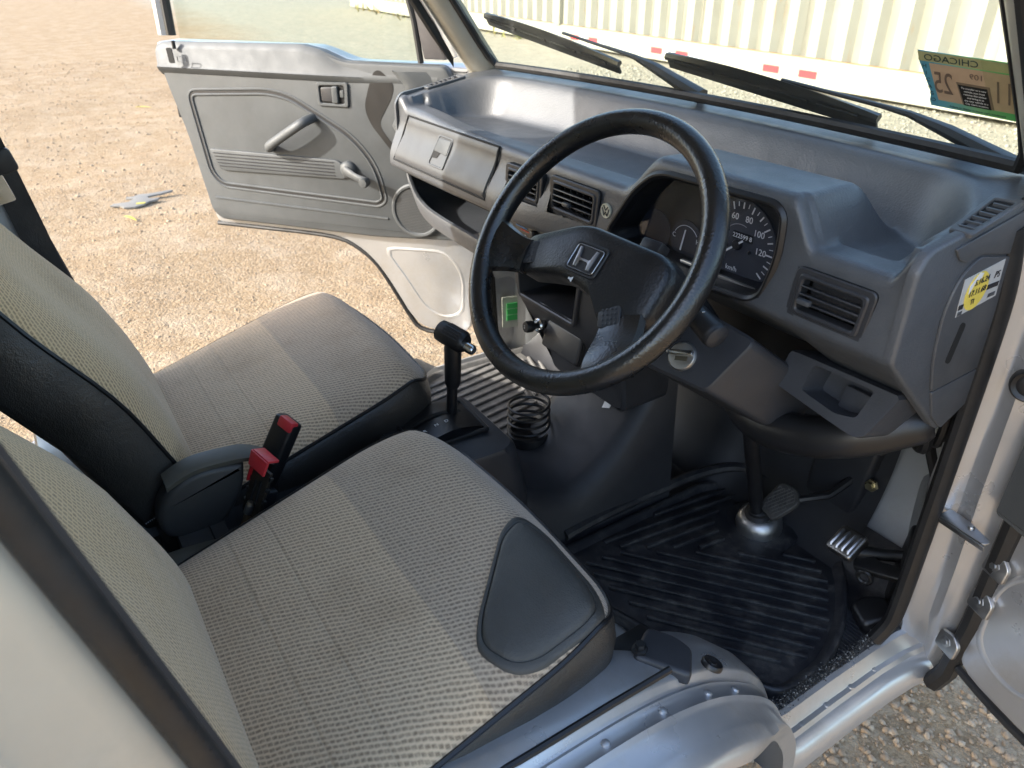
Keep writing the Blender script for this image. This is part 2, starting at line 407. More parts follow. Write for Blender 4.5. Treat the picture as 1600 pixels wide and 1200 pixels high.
def stone_mat(name, lo, mid, hi):
    k = N(name).set(Roughness=.9); k.b.inputs["Specular IOR Level"].default_value = .25
    g = k.n("ShaderNodeNewGeometry"); r_ = g.outputs["Random Per Island"]
    c = k.ramp(r_, [(0, lo), (.5, mid), (1, hi)])
    k.col(k.mix(.4, c, k.ramp(k.noise(120, detail=4), [(.3, lo), (.7, hi)]))); k.bump(k.noise(160, detail=4), .5, .003); return k.m
M_st1 = stone_mat("loose_stone", (.24, .165, .10), (.335, .245, .16), (.46, .37, .265))
M_st2 = stone_mat("pale_crushed_stone", (.19, .175, .14), (.29, .275, .215), (.41, .39, .32))
def stones(name, n, region, smin, smax, mat, label, power=2.5, flat_=.6):
    bm = bmesh.new(); bmesh.ops.create_icosphere(bm, subdivisions=1, radius=1); bm.verts.ensure_lookup_table()
    bv = np.array([v.co[:] for v in bm.verts]); bf = np.array([[v.index for v in f.verts] for f in bm.faces]); bm.free()
    px = rng.uniform(region[0], region[1], n); py = rng.uniform(region[2], region[3], n)
    s = smin + (smax - smin) * rng.random(n) ** power
    V_ = np.empty((n, len(bv), 3))
    for i in range(n):
        sc = np.array([1, rng.uniform(.6, 1), rng.uniform(.4, flat_ + .2)]) * s[i]
        p = bv * (1 + rng.normal(0, .14, (len(bv), 1))) * sc
        a = rng.uniform(0, 6.28); c_, s_ = math.cos(a), math.sin(a); t = rng.uniform(-.4, .4)
        Rm = np.array([[c_, -s_, 0], [s_, c_, 0], [0, 0, 1]]) @ np.array([[1, 0, 0], [0, math.cos(t), -math.sin(t)], [0, math.sin(t), math.cos(t)]])
        V_[i] = p @ Rm.T + (px[i], py[i], gz(px[i], py[i]) + s[i] * .15)
    F_ = (bf[None] + (np.arange(n) * len(bv))[:, None, None]).reshape(-1, 3)
    me = bpy.data.meshes.new(name); me.vertices.add(n * len(bv)); me.vertices.foreach_set("co", V_.ravel())
    me.loops.add(len(F_) * 3); me.polygons.add(len(F_)); me.loops.foreach_set("vertex_index", F_.ravel().astype(np.int32))
    me.polygons.foreach_set("loop_start", np.arange(0, len(F_) * 3, 3, dtype=np.int32)); me.polygons.foreach_set("loop_total", np.full(len(F_), 3, dtype=np.int32))
    me.update(); me.validate(); me.materials.append(mat)
    o = bpy.data.objects.new(name, me); link(o, None); return tag(o, label, "gravel", kind="stuff")
stones("gravel", 15000, (.2, 1.7, -.5, 1.6), .003, .0125, M_st1, "loose tan gravel on the ground beside the driver side sill")
stones("gravel", 15000, (-5.6, -.7, -1.6, 2.4), .0025, .0085, M_st1, "fine loose gravel strewn over the yard beyond the passenger side", 4)
stones("gravel", 7000, (-14, -4, -4, 4.5), .006, .018, M_st1, "scattered gravel further out on the yard", 4)
stones("gravel", 12000, (-9, 2, 2.6, 8.2), .009, .03, M_st2, "pale crushed stone in front of the container", 3)

# torn scrap of grey board on the gravel
k = flat("grey_board", (.20, .19, .17), .9)
pts = [(-.20, -.06), (-.11, -.075), (-.07, -.12), (.03, -.13), (.10, -.09), (.13, -.02), (.20, .01), (.21, .05), (.12, .05), (.09, .10), (.20, .14), (.30, .20), (.27, .22), (.10, .17), (.0, .165), (-.05, .12), (-.10, .12), (-.10, .09), (-.02, .07), (-.06, .0), (-.18, -.02)]
fr = frame((-4.70, .02, gz(-4.7, .02) + .012), (0.05, -.04, 1), (.35, .94, 0))
sc = tag(mesh("board_scrap", *prism([(a * .75, b * .9) for a, b in pts], fr, .012, .003), k), "torn grey scrap of board lying on the gravel", "scrap")
mesh("yellow_mark", *prism(rnd([(.02, -.05), (.08, -.05), (.08, -.02), (.02, -.02)], .01), frame(P(fr, 0, -.02, .0125), fr[3], fr[1]), .002), flat("yellow_mark_paint", (.42, .36, .04)), sc)
M_leaf = flat("yellow_leaf", (.60, .50, .06), .6)
for i, (x, y, a, L, lb) in enumerate(((-4.40, -.10, .35, .16, "thin yellow straw lying just below the grey scrap"), (-8.93, .72, .8, .22, "short yellow leaf on the gravel farther out than the grey scrap"), (-12.4, -.75, 1.2, .30, "faint yellow blade lying farthest out on the gravel"))):
    pth = [V((x + t * L * math.cos(a), y + t * L * math.sin(a), gz(x, y) + .014 + .012 * math.sin(3 * t))) for t in (0, .25, .5, .75, 1)]
    tag(mesh("yellow_blade", *tube(pth, [.002, .009, .011, .008, .002], 6, flat=(.3, 1)), M_leaf), lb, "leaf", "yellow blades lying on the gravel")

# weedy strip far left in front of the container
k = N("dry_weeds").set(Roughness=.9); g_ = k.n("ShaderNodeNewGeometry")
k.col(k.ramp(g_.outputs["Random Per Island"], [(0, (.10, .12, .03)), (.5, (.26, .24, .07)), (1, (.36, .24, .10))]))
n = 5200; V_ = []; F_ = []
for i in range(n):
    t = random.random(); x = -26 + 13 * t + random.gauss(0, .3); y = 11.6 - 1.4 * t + random.gauss(0, .45)
    if math.sin(x * 1.7) + math.sin(x * 4.1 + 1) < -.35 and random.random() < .8: continue
    a = random.uniform(0, 6.28); h = random.uniform(.05, .32) * (1 - .5 * random.random()); wd = random.uniform(.012, .035)
    dx, dy = math.cos(a) * wd, math.sin(a) * wd; lx, ly = random.gauss(0, .12), random.gauss(0, .12)
    b = len(V_); V_ += [(x - dx, y - dy, GZ - .02), (x + dx, y + dy, GZ - .02), (x + lx * .5 + dx * .7, y + ly * .5 + dy * .7, GZ + h * .6), (x + lx * .5 - dx * .7, y + ly * .5 - dy * .7, GZ + h * .6), (x + lx, y + ly, GZ + h)]
    F_ += [(b, b + 1, b + 2, b + 3), (b + 3, b + 2, b + 4)]
tag(mesh("weeds", V_, F_, k.m, None, smooth=False, uv='keep'), "strip of dry green and rusty weeds at the far edge of the gravel", "weeds", kind="stuff")

# ---------------------------------------------------------------- container on its low trailer frame
CO = V((-2.676, 8.061, 0)); CX = V((.9934, -.1143, 0)); CN = V((-.1143, -.9934, 0))
cfr = (CO, CX, V((0, 0, 1)), CN)
ct = empty("shipping_container", tuple(CO + V((0, 0, GZ))), "cream corrugated shipping container with red and white tape on its base rail", "container")
def cpaint():
    k = N("cream_container_paint").set(Roughness=.5)
    co = k.coord(); mp = k.n("ShaderNodeMapping"); mp.inputs["Scale"].default_value = (2.2, 2.2, .5); k.l(co, mp.inputs[0])
    rust = k.ramp(k.noise(2.2, mp.outputs[0], 8, .75), [(.60, (0, 0, 0)), (.70, (1, 1, 1))])
    c = k.ramp(k.noise(1.4, co, 6, .65), [(.3, (.295, .285, .235)), (.7, (.34, .333, .29))])
    k.col(k.mix(k.math('MULTIPLY', rust, .75), c, (.38, .20, .06))); k.bump(k.noise(6, co, 3), .15, .01); return k.m
M_cont = cpaint()
k = N("cream_rail_paint").set(Roughness=.5)
rs = k.ramp(k.noise(5, None, 8, .8), [(.64, (0, 0, 0)), (.70, (1, 1, 1))])
k.col(k.mix(k.math('MULTIPLY', rs, .6), k.ramp(k.noise(3, None, 5), [(.3, (.31, .298, .24)), (.7, (.345, .337, .28))]), (.40, .24, .09))); M_rail = k.m
prof = []; s = -24.0
while s < 6.0:                                # trapezoid corrugation
    prof += [(s, 0), (s + .16, 0), (s + .22, -.10), (s + .36, -.10)]; s += .42
g = G()
g.add(loft([[P(cfr, a, z, b) for a, b in prof] for z in (-.135, .6, 1.5, 2.76)], False))
g.out("corrugated_wall", M_cont, ct, smooth=False)
pr_ = [(-.455, .06), (-.455, .10), (-.40, .10), (-.385, .085), (-.20, .085), (-.185, .065), (-.15, .06), (-.135, .03), (-.135, -.05), (-.455, -.05)]
g = G(); g.add(loft([[P(cfr, a, z, b) for z, b in pr_] for a in np.linspace(-24, 6, 31)])); g.out("base_rail", M_rail, ct, ang=25)
mesh("rust_line", *boxf((P(cfr, -9, -.130, .030), CX, V((0, 0, 1)), CN), 0, 0, 0, (30, .014, .004)), flat("rust_stain", (.22, .13, .05), .9), ct, smooth=False)
M_redt = flat("red_reflective_tape", (.72, .05, .06), .35); M_wht = flat("white_reflective_tape", (.70, .70, .62), .35)
for i in range(-4, 2):
    for j, (mt, nm, wd) in enumerate(((M_redt, "red_tape", .30), (M_wht, "white_tape", .28), (M_redt, "red_tape", .30), (M_wht, "white_tape", .28))):
        a = -.55 + i * 2.6 - .5 + j * .33
        mesh(nm, *prism([(a, -.365), (a + wd, -.365), (a + wd, -.275), (a, -.275)], (P(cfr, 0, 0, .085), CX, V((0, 0, 1)), CN), .004), mt, ct, smooth=False)
mesh("corner_post", *box(P(cfr, -9.4, .9, .02), (.2, .14, 2.1), Matrix((CX, CN, V((0, 0, 1)))).transposed(), .012), M_rail, ct)
for a, sz in ((-6.75, .22), (-.9, .3)):
    mesh("grey_plate", *boxf((P(cfr, a, -.32, .088), CX, V((0, 0, 1)), CN), 0, 0, 0, (sz, .14, .006), .002), flat("plate_grey", (.5, .5, .44)), ct)
mesh("container_body", *box(P(cfr, -9, 1.20, -1.3), (30, 2.4, 3.16), Matrix((CX, CN, V((0, 0, 1)))).transposed(), .02), M_cont, ct)
# ---------------------------------------------------------------- the truck: body shell
T = empty("small_truck", (0, -.1, GZ), "silver right-hand-drive small truck cab with both doors open and grey interior", "truck")
HW = .655
def yglass(x, z): return .402 + .055 * (1 - (x / .6) ** 2) - .776 * (z - .769)
# floor pan with toe board and front wall
xs = np.linspace(-.64, .615, 40); prof = [(-.80, .02), (-.10, .0), (.10, -.012), (.44, -.012), (.50, .01), (.565, .09), (.61, .22), (.615, .50), (.56, .70), (.47, .752)]
fl = spline([(0, a, b) for a, b in prof], 5)
g = G(); g.add(loft([[(x, p.y, p.z) for p in fl] for x in xs], False)); g.out("floor_pan", M_inner, T)
# kick panel, driver side
kp = [(.12, -.02), (.45, -.02), (.62, .10), (.63, .5), (.45, .74), (.40, .70), (.40, .02), (.12, .02)]
g = G(); rows = []
for y in np.linspace(.405, .63, 28):
    row = []
    for z in np.linspace(-.015, .62, 48):
        b = .016 * ss(.035, .0, abs(math.hypot((y - .47) / 1.0, (z - .36) / 1.6) - .07)) + .022 * ss(.22, .18, z) * ss(.45, .5, y) - .02 * ss(.06, .02, abs(z - .30)) * ss(.5, .54, y)
        row.append((.612 - .10 * ss(.44, .66, y) - b, y, z))
    rows.append(row)
g.add(loft(rows, False)); g.out("kick_panel", M_inner, T)
rows = [[(-x + .0, y, z) for (x, y, z) in r_] for r_ in rows]
g = G(); g.add(loft(rows, False)); kpl = g.out("kick_panel", M_inner, T)
lf = frame((-.6115, .478, .125), (1, 0, 0), (0, 1, 0))
gl = mesh("warning_label", *prism(rnd([(-.022, -.045), (.022, -.045), (.022, .045), (-.022, .045)], .003), frame((-.578, .44, .135), (.95, -.3, .05), (.3, .95, 0)), .002), flat("label_paper", (.42, .45, .38)), T)
for i in range(3):
    mesh("green_print", *boxf(frame((-.5755, .445, .155 - .018 * i), (.95, -.3, .05), (.3, .95, 0)), 0, 0, .003, (.030, .015, .002)), M_green, gl, smooth=False)
# front jamb of the driver door (A-post), silver
def post(sx, mat):
    secs = []
    for z, dx, dy in ((-.04, .0, .03), (.03, .0, .02), (.08, .0, .0), (.2, .0, -.004), (.33, -.002, -.008), (.45, -.004, -.012), (.60, -.005, -.03), (.72, -.01, -.055)):
        bul = .010 * ss(.12, .3, z) * ss(.62, .42, z)
        pr = [(.600, .46), (.612, .418), (.622, .408), (.634, .412), (.642, .424), (.652, .430 - bul), (.668, .420 - bul), (.680, .424), (.692, .432), (.70, .45), (.705, .49), (.70, .56), (.61, .60)]
        secs.append([(sx * (a + dx), b + dy, z) for a, b in pr])
    g = G(); g.add(loft(secs)); return g.out("front_door_post", mat, T, ang=50)
post(1, M_silver); post(-1, M_silver)
# A-pillars
def apillar(sx):
    secs = []
    for t in np.linspace(0, 1, 9):
        z = .70 + .56 * t; yg = .402 - .776 * (z - .769); x = .60 - .045 * t ** 1.3
        pr = [(-.012, .012), (-.008, -.02), (.006, -.045), (.02, -.055), (.034, -.058), (.05, -.052), (.062, -.03), (.06, .0), (.03, .03)]
        secs.append([(sx * (x + a), yg + b + .005, z) for a, b in pr])
    g = G(); g.add(loft(secs)); return g.out("windshield_pillar", M_silver_lit, T)
for s_ in (-1, 1):
    pl = apillar(s_)
    seal = [(s_ * (.638 - .045 * t ** 1.3), .352 - .776 * (.56 * t) + .02 * t, .735 + .56 * t) for t in np.linspace(-.05, 1, 10)]
    mesh("pillar_seal", *tube(seal, .011, 8), M_rub, pl)
# windshield and its black border
nx_, nz_ = 26, 14
xs = np.linspace(-.59, .59, nx_); zs = np.linspace(.755, 1.26, nz_)
def gpt(x, z, off=0): return V((x * (1 - .07 * max(0, (z - .77) / .5)), yglass(x, z) + off * .79, z + off * .61))
g = G(); g.add(loft([[gpt(x, z) for x in xs] for z in zs], False)); ws = g.out("windshield", M_glass, T)
bord = [gpt(x, .770, -.003) for x in np.linspace(-.575, .575, 24)] + [gpt(.587, .79, -.003)] + [gpt(.59, z, -.003) for z in np.linspace(.82, 1.24, 8)] + [gpt(x, 1.25, -.003) for x in np.linspace(.57, -.57, 10)] + [gpt(-.59, z, -.003) for z in np.linspace(1.24, .82, 8)] + [gpt(-.587, .79, -.003)]
mesh("windshield_seal", *tube(bord, .0085, 8, closed=True, flat=(1.0, 1.0)), M_rub, T)
# roof, header, back wall, cant rails
M_head = flat("headlining", (.42, .41, .38), .9)
g = G(); g.add(box((0, -.37, 1.30), (1.26, 1.0, .05), None, .02)); g.out("roof", M_silver, T)
mesh("headlining", *box((0, -.37, 1.268), (1.16, .94, .008), None, .003), M_head, T)
g = G(); g.add(box((0, -.83, .26), (1.28, .04, .60), None, .01)); g.out("cab_back_panel", M_inner, T)
g = G(); g.add(box((0, -.835, .915), (1.26, .03, .73), None, .01))  # unseen upper wall, made solid without a window to block the sun
for i in range(7): g.add(box((-.48 + .16 * i, -.818, .92), (.05, .012, .60), None, .005))
g.out("sun_block_bulkhead", M_inner, T)
# B-posts (rear edge of the door opening)
def bpost(sx):
    secs = []; lo = -.02 if sx > 0 else .34
    for z in np.linspace(lo, 1.27, 16):
        y0 = -.650 + .19 * (.825 - z) if z < .825 else -.650 - .02 * (z - .825)
        xo = -.055 * ss(.85, 1.3, z)
        pr = [(.615, -.02), (.632, .006), (.642, .002), (.650, -.014), (.657, -.045), (.664, -.050), (.668, -.056), (.676, -.085), (.688, -.095), (.698, -.112), (.700, -.17), (.700, -.235), (.62, -.235), (.60, -.10)]
        secs.append([(sx * (a + xo), y0 + b, z) for a, b in pr])
    g = G(); g.add(loft(secs)); bp = g.out("rear_door_post", M_silver_lit if sx > 0 else M_inner, T, ang=50)
    pth = []
    for z in np.linspace(lo, 1.24, 24):
        y0 = -.650 + .19 * (.825 - z) if z < .825 else -.650 - .02 * (z - .825)
        pth.append((sx * (.640 - .055 * ss(.85, 1.3, z)), y0 + .012, z))
    mesh("door_seal", *tube(pth, .0098, 10, flat=(1, 1)), M_rub, bp)
    rb = G()
    for i in range(len(pth) - 1):
        for t in (0, .2, .4, .6, .8):
            p = V(pth[i]).lerp(V(pth[i + 1]), t); rb.add(box(p, (.0143, .0143, .0018)))
    tag(rb.out("seal_ribs", M_rub, bp, smooth=False), kind="stuff")
    lip = [(p[0] - sx * .012, p[1] + .003, p[2]) for p in pth]
    mesh("seal_lip", *tube(lip, .0065, 8, flat=(1, 1.2)), flat("brown_trim_cloth", (.04, .033, .031), .8), bp)
bpost(1); bpost(-1)
# silver wheel arch box under the driver seat, its pressed ridges running round the arch
def arch(sx):
    path = spline([(0, -.72, .19), (0, -.60, .24), (0, -.45, .265), (0, -.30, .270), (0, -.16, .262), (0, -.06, .232), (0, .02, .180), (0, .075, .125), (0, .112, .06), (0, .128, .0), (0, .132, -.05)], 6)
    prof = [(.50, -.05), (.52, -.012), (.56, 0), (.585, 0), (.600, -.001), (.605, -.004), (.608, -.011), (.612, -.013), (.616, -.011), (.620, -.014), (.634, -.0145), (.637, -.013), (.641, -.016), (.645, -.019), (.672, -.022), (.690, -.027), (.699, -.034), (.702, -.048)]
    rings = []
    for i, p in enumerate(path):
        a = path[max(0, i - 1)]; b = path[min(len(path) - 1, i + 1)]; t = (b - a).normalized(); nrm = V((0, -t.z, t.y))
        k1 = 1 if sx > 0 else .93; k2 = 0 if sx > 0 else .05 * ss(-.0, -.15, p.y)
        rings.append([(sx * min(x, .668 + .034 * ss(.10, -.06, p.y) + .3 * max(0, x - .668) * 0) * k1, p.y + nrm.y * d, p.z + nrm.z * d - k2) for x, d in prof])
    g = G(); g.add(loft(rings, False)); return g.out("wheel_arch", M_silver, T, ang=50), path
ar, apath = arch(1); arch(-1)
for yy in (-.33, -.23, -.14, -.065, -.01):
    i = min(range(len(apath)), key=lambda q: abs(apath[q].y - yy)); t = (apath[i + 1] - apath[i - 1]).normalized(); nr = V((0, -t.z, t.y))
    mesh("spot_weld", *lathe([(0, .0022), (.003, .002), (.0048, .001), (.0055, -.002)], frame(V((.627, apath[i].y, apath[i].z)) - nr * .013, nr), 12), M_silver, ar)
i = min(range(len(apath)), key=lambda q: abs(apath[q].y + .062)); t = (apath[i + 1] - apath[i - 1]).normalized(); nr = V((0, -t.z, t.y))
mesh("rubber_plug", *lathe([(.0001, .002), (.004, .003), (.006, .0015), (.009, .003), (.012, .0035), (.0135, .001), (.0135, -.003)], frame(V((.612, -.048, .2435)), nr), 20), M_blk, ar)
# engine cover / seat base between arches
g = G(); g.add(box((.34, -.46, .165), (.46, .56, .09), None, .02)); g.add(box((-.34, -.42, .165), (.46, .56, .09), None, .02)); g.out("seat_base", M_inner, T)
g = G(); g.add(box((0, -.42, .06), (.30, .72, .20), None, .015)); tun = g.out("tunnel_cover", M_dark, T)
mesh("floor_bracket", *box((.545, -.13, .245), (.05, .10, .01), None, .003), M_blkmetal, T)
mesh("bracket_cover", *prism(rnd([(-.034, -.026), (.038, -.030), (.036, .014), (.015, .027), (-.022, .029)], [.010, .008, .008, .015, .010]), frame((.568, -.092, .240), (.05, .12, 1), (.75, .66, 0)), .017, .005), M_cons, T)
mesh("bolt", *lathe([(.006, .010), (.0065, .009), (.0065, .003), (.010, .002), (.010, -.004)], frame((.558, -.118, .262), (0, 0, 1)), 6), M_blkmetal, T)
mesh("release_cable", *tube([(.605, -.115, .272), (.603, -.20, .272), (.600, -.30, .268), (.595, -.42, .262)], .0045, 8), M_blk, T)
# sill with pressed steps
sp = [(.585, -.012), (.600, .004), (.610, .012), (.618, .010), (.624, -.002), (.630, -.012), (.637, -.013), (.641, -.021), (.650, -.024), (.657, -.030), (.664, -.045), (.665, -.065), (.652, -.085), (.60, -.095), (.585, -.05)]
rings = []
for y, dz, dx in ((.108, .010, .0), (.125, .004, .0), (.15, -.002, 0), (.25, -.004, 0), (.36, -.003, .003), (.42, .003, .010), (.47, .008, .022), (.53, .006, .034)):
    rings.append([(a + dx, y, b + dz) for a, b in sp])
g = G(); g.add(loft(rings)); sl = g.out("door_sill", M_silver, T, ang=35)
for yy in (.17, .23, .29, .35):
    mesh("spot_weld", *lathe([(0, .0018), (.004, .0012), (.005, -.001)], frame((.6335, yy, -.0155), (.1, 0, 1)), 10), M_silver, sl)
g = G(); g.add(loft([[(-a - dx * 0, y, b) for a, b in sp] for y in (.085, .25, .42, .53)])); g.out("door_sill", M_silver, T, ang=35)
# black door seal running down the front post and along to the sill
sealp = spline([(.612, .350, .715), (.618, .362, .66), (.620, .372, .60), (.6205, .380, .47), (.6205, .388, .25), (.619, .395, .10), (.616, .395, .05), (.608, .380, .012)], 6)
mesh("door_seal", *tube(sealp, .0125, 10, flat=(1, 1.25)), M_rub, T)
sealp = [(-p.x, p.y + .015, p.z) for p in sealp]
mesh("door_seal", *tube(sealp, .0125, 10, flat=(1, 1.25)), M_rub, T)
# chewed carpet edge along the sill
rv = []; rf = []
for i in range(2600):
    y = random.uniform(.13, .40); x = .603 + random.gauss(0, .0045); z = .010 + random.uniform(0, .006); a = random.uniform(0, 6.28); s = random.uniform(.0012, .0032)
    b = len(rv); rv += [(x, y, z), (x + s * math.cos(a), y + s * math.sin(a), z + s * .4), (x - s * .5 * math.sin(a), y + s * .5 * math.cos(a), z + s)]; rf.append((b, b + 1, b + 2))
k = N("frayed_fibre").set(Roughness=.9); gg = k.n("ShaderNodeNewGeometry"); k.col(k.ramp(gg.outputs["Random Per Island"], [(0, (.02, .02, .02)), (.7, (.05, .05, .05)), (1, (.4, .4, .38))]))
tag(mesh("frayed_mat_edge", rv, rf, k.m, T, smooth=False, uv='keep'), kind="stuff")
# door check strap, hinges and rubber plug on the post
pl = mesh("rubber_plug", *lathe([(.0001, .006), (.010, .0065), (.014, .004), (.019, .007), (.022, .004), (.023, -.002)], frame((.672, .3985, .518), (.25, -1, .05)), 24), M_blk, T)
cb = mesh("check_strap", *prism(rnd([(-.010, -.009), (.065, -.008), (.068, .003), (.024, .013), (-.008, .014)], .004), frame((.640, .395, .285), (-.15, -.25, 1), (.75, -.1, -.25)), .003, .0008), M_steel, T)
mesh("strap_edge", *boxf(frame((.640, .395, .285), (-.15, -.25, 1), (.75, -.1, -.25)), .03, -.010, -.003, (.076, .002, .009), .0008), M_steel, cb)
mesh("rivet", *lathe([(.0001, .004), (.003, .004), (.0045, .002), (.0045, -.001)], frame(P(frame((.640, .395, .285), (-.15, -.25, 1), (.75, -.1, -.25)), .035, .004, .003), (-.15, -.25, 1)), 12), M_steel, cb)
for z, hx in ((.238, .712), (.168, .712), (.066, .694)):
    hf = frame((hx, .415, z), (-.35, -.9, .15), (.9, -.35, .1))
    h_ = mesh("hinge_leaf", *prism(rnd([(-.016, -.014), (.022, -.018), (.024, .008), (.010, .020), (-.014, .016)], .006), hf, .006, .002), M_steel, T)
    mesh("hinge_bolt", *lathe([(.005, .003), (.005, .001), (.009, 0), (.009, -.003)], frame(P(hf, .002, .002, .007), hf[3]), 6), M_steel, h_)
mesh("gap_seal", *tube([(.712, .418, .34), (.712, .425, .12), (.705, .43, .0), (.69, .44, -.05)], .015, 8), M_rub, T)
# front wheel
wf = frame((.60, -.153, -.23), (1, 0, 0), (0, 1, 0))
ty = mesh("tyre", *lathe([(.165, -.08), (.20, -.085), (.245, -.082), (.262, -.065), (.268, -.03), (.268, .03), (.262, .058), (.245, .07), (.20, .074), (.165, .07)], wf, 64), M_rub, T)
tr = G()
for i in range(72):
    a = i / 72 * 2 * math.pi
    for hh in (-.05, -.022, .006, .034):
        p = P(wf, .269 * math.cos(a + hh * .6), .269 * math.sin(a + hh * .6), hh - .008); er = (p - P(wf, 0, 0, hh - .008)).normalized()
        tr.add(boxf(frame(p, er, (1, 0, 0)), 0, 0, 0, (.022, .019, .010), .0))
tag(tr.out("tread_blocks", M_rub, ty, smooth=False), kind="stuff")
wf2 = frame((-.60, -.153, -.23), (-1, 0, 0), (0, 1, 0))
mesh("tyre", *lathe([(.165, -.08), (.20, -.085), (.245, -.082), (.262, -.065), (.268, -.03), (.268, .03), (.262, .058), (.245, .07), (.20, .074), (.165, .07)], wf2, 48), M_rub, T)
# ---------------------------------------------------------------- dashboard
CL = [(.131, .612), (.150, .640), (.181, .684), (.215, .712), (.239, .7195), (.425, .7225), (.438, .714), (.441, .663), (.426, .610), (.410, .598), (.30, .590), (.140, .590)]   # cluster opening (x, z)
VENTS = [(-.150, -.044, .608, .660), (-.022, .100, .607, .664), (.476, .574, .603, .661)]
def zroll(x):
    z = .686 + .012 * ss(-.35, -.55, x)
    z += .056 * ss(.150, .225, x) * ss(.492, .445, x)
    z += .020 * ss(-.575, -.605, x) + .034 * ss(.585, .607, x)
    return z
def yface(x, z):
    y = .165 - .022 * ss(.67, .58, z) * ss(.10, -.12, x) - .006 * ss(.68, .59, z)
    return y + .05 * ss(.604, .618, abs(x)) ** 2 * 0
def ylip(x): return .398 + .055 * (1 - (x / .6) ** 2)
def ztop(x, y, yf, zr):
    yl = ylip(x)
    shell = .717 + .20 * (y - .19)
    back = .752
    # tray boundary distance (rounded rectangle)
    x0, x1, y0, y1 = -.585, .592, yf + .048, yl - .028
    rc = .11; cx = min(max(x, x0 + rc), x1 - rc)
    if y > y1 - rc: d = rc - math.hypot(x - cx, max(0, y - (y1 - rc)))
    else: d = min(x - x0, x1 - x)
    d = min(d, y1 - y)
    wall = ss(-.004, .046, d); fr_ = ss(0, .012, y - y0)
    rim = max(shell, back * ss(.26, .36, y)) if d < .06 else back
    rim = shell * ss(.06, .0, min(x - x0, x1 - x)) + back * (1 - ss(.06, .0, min(x - x0, x1 - x))) if y > .25 else shell
    floor_ = .668 + .004 * ss(.30, .22, y)
    z = rim * (1 - wall) + floor_ * wall
    roll = zr
    z = roll * (1 - fr_) + z * fr_ if wall > .02 else max(roll * (1 - ss(0, .012, y - yf)) + z * ss(0, .012, y - yf), 0)
    hb = ss(.155, .226, x) * ss(.503, .450, x) * ss(.375, .265, y)
    z = max(z, floor_ + (.742 - floor_) * hb) if wall > .5 else z
    return z
NX = 250; xs = np.linspace(-.618, .612, NX)
rows = []
for x in xs:
    zr = zroll(x); zb = .566 + .022 * ss(-.02, .14, x)
    col = []
    if x > .12: yu, zu = .30 + .03 * ss(.4, .5, x), .50 - .045 * ss(.42, .5, x)
    else: yu, zu = .215, .560
    yb = yface(x, zb)
    for k_ in range(7): t = k_ / 7; tt = t; col.append((yu + (yb + .008 - yu) * tt, zu + (zb - .004 - zu) * tt))
    col.append((yb + .002, zb + .001))
    for k_ in range(40):
        z = zb + .008 + (zr - .016 - zb - .008) * k_ / 39; col.append((yface(x, z), z))
    yt = yface(x, zr - .014)
    for a in (22, 45, 68, 90): col.append((yt + .014 * (1 - math.cos(R(a))), zr - .014 + .014 * math.sin(R(a))))
    yl = ylip(x)
    for k_ in range(1, 66):
        y = yt + .014 + (yl - yt - .014) * k_ / 65; col.append((y, ztop(x, y, yt, zr) if k_ > 1 else zr))
    col.append((yl + .02, .756)); col.append((yl + .06, .740))
    rows.append([(x, a, b) for a, b in col])
n = len(rows[0]); vs = [p for r_ in rows for p in r_]; fs = []
clo = inset(CL, -.004)
for i in range(NX - 1):
    for j in range(n - 1):
        q = [i * n + j, (i + 1) * n + j, (i + 1) * n + j + 1, i * n + j + 1]
        if 8 <= j < 47:
            cx = sum(vs[t][0] for t in q) / 4; cz = sum(vs[t][2] for t in q) / 4
            if inpoly(cx, cz, clo): continue
            if any(a < cx < b and c < cz < d for a, b, c, d in VENTS): continue
        fs.append(q)
dash = mesh("dashboard", vs, fs, M_dash, T, ang=70, label="grey grained dashboard top with open tray and instrument hood")
# smooth the mesh a little so that tray walls roll over softly
bm = bmesh.new(); bm.from_mesh(dash.data)
bv = [v for v in bm.verts if v.co.y > .192 and abs(v.co.x) < .612 and v.co.y < ylip(v.co.x) - .004 and not v.is_boundary]
for _ in range(1): bmesh.ops.smooth_vert(bm, verts=bv, factor=.5, use_axis_x=False, use_axis_y=False, use_axis_z=True)
bm.to_mesh(dash.data); bm.free()
# ends: right one carries a cover panel with slot and sticker, left one is mostly hidden
def endcap(x, sx):
    po = [(.158, .592), (.158, .70), (.172, .722), (.36, .748), (.40, .72), (.425, .60), (.43, .492), (.36, .464), (.318, .449)]
    fr = (V((x, 0, 0)), V((0, 1, 0)), V((0, 0, 1)), V((sx, 0, 0)))
    return mesh("dash_end", *prism(rnd(po, [.01, .006, .012, .02, .02, .02, .02, .005, .01]), fr, .012, .005), M_dash, T), fr
ec, efr = endcap(.606, 1); endcap(-.612, -1)
pan = rnd([(.262, .5285), (.240, .580), (.231, .640), (.244, .680), (.274, .697), (.378, .676), (.384, .60), (.388, .5315)], [.003, .06, .05, .04, .01, .01, .03, .004])
pn = mesh("end_cover", *prism(pan, (V((.6185, 0, 0)), V((0, 1, 0)), V((0, 0, 1)), V((1, 0, 0))), .003, .0012), M_lid, ec)
lo = [(.263, .5265), (.389, .5295), (.398, .492), (.352, .470), (.318, .456), (.286, .484)]
mesh("end_cover", *prism(rnd(lo, .003), (V((.6183, 0, 0)), V((0, 1, 0)), V((0, 0, 1)), V((1, 0, 0))), .003, .001), M_lid, ec)
up = [(.274, .700), (.382, .678), (.392, .715), (.355, .738), (.215, .716), (.232, .700), (.250, .695)]
mesh("end_cover", *prism(rnd(up, .004), (V((.6183, 0, 0)), V((0, 1, 0)), V((0, 0, 1)), V((1, 0, 0))), .0025, .001), M_lid, ec)
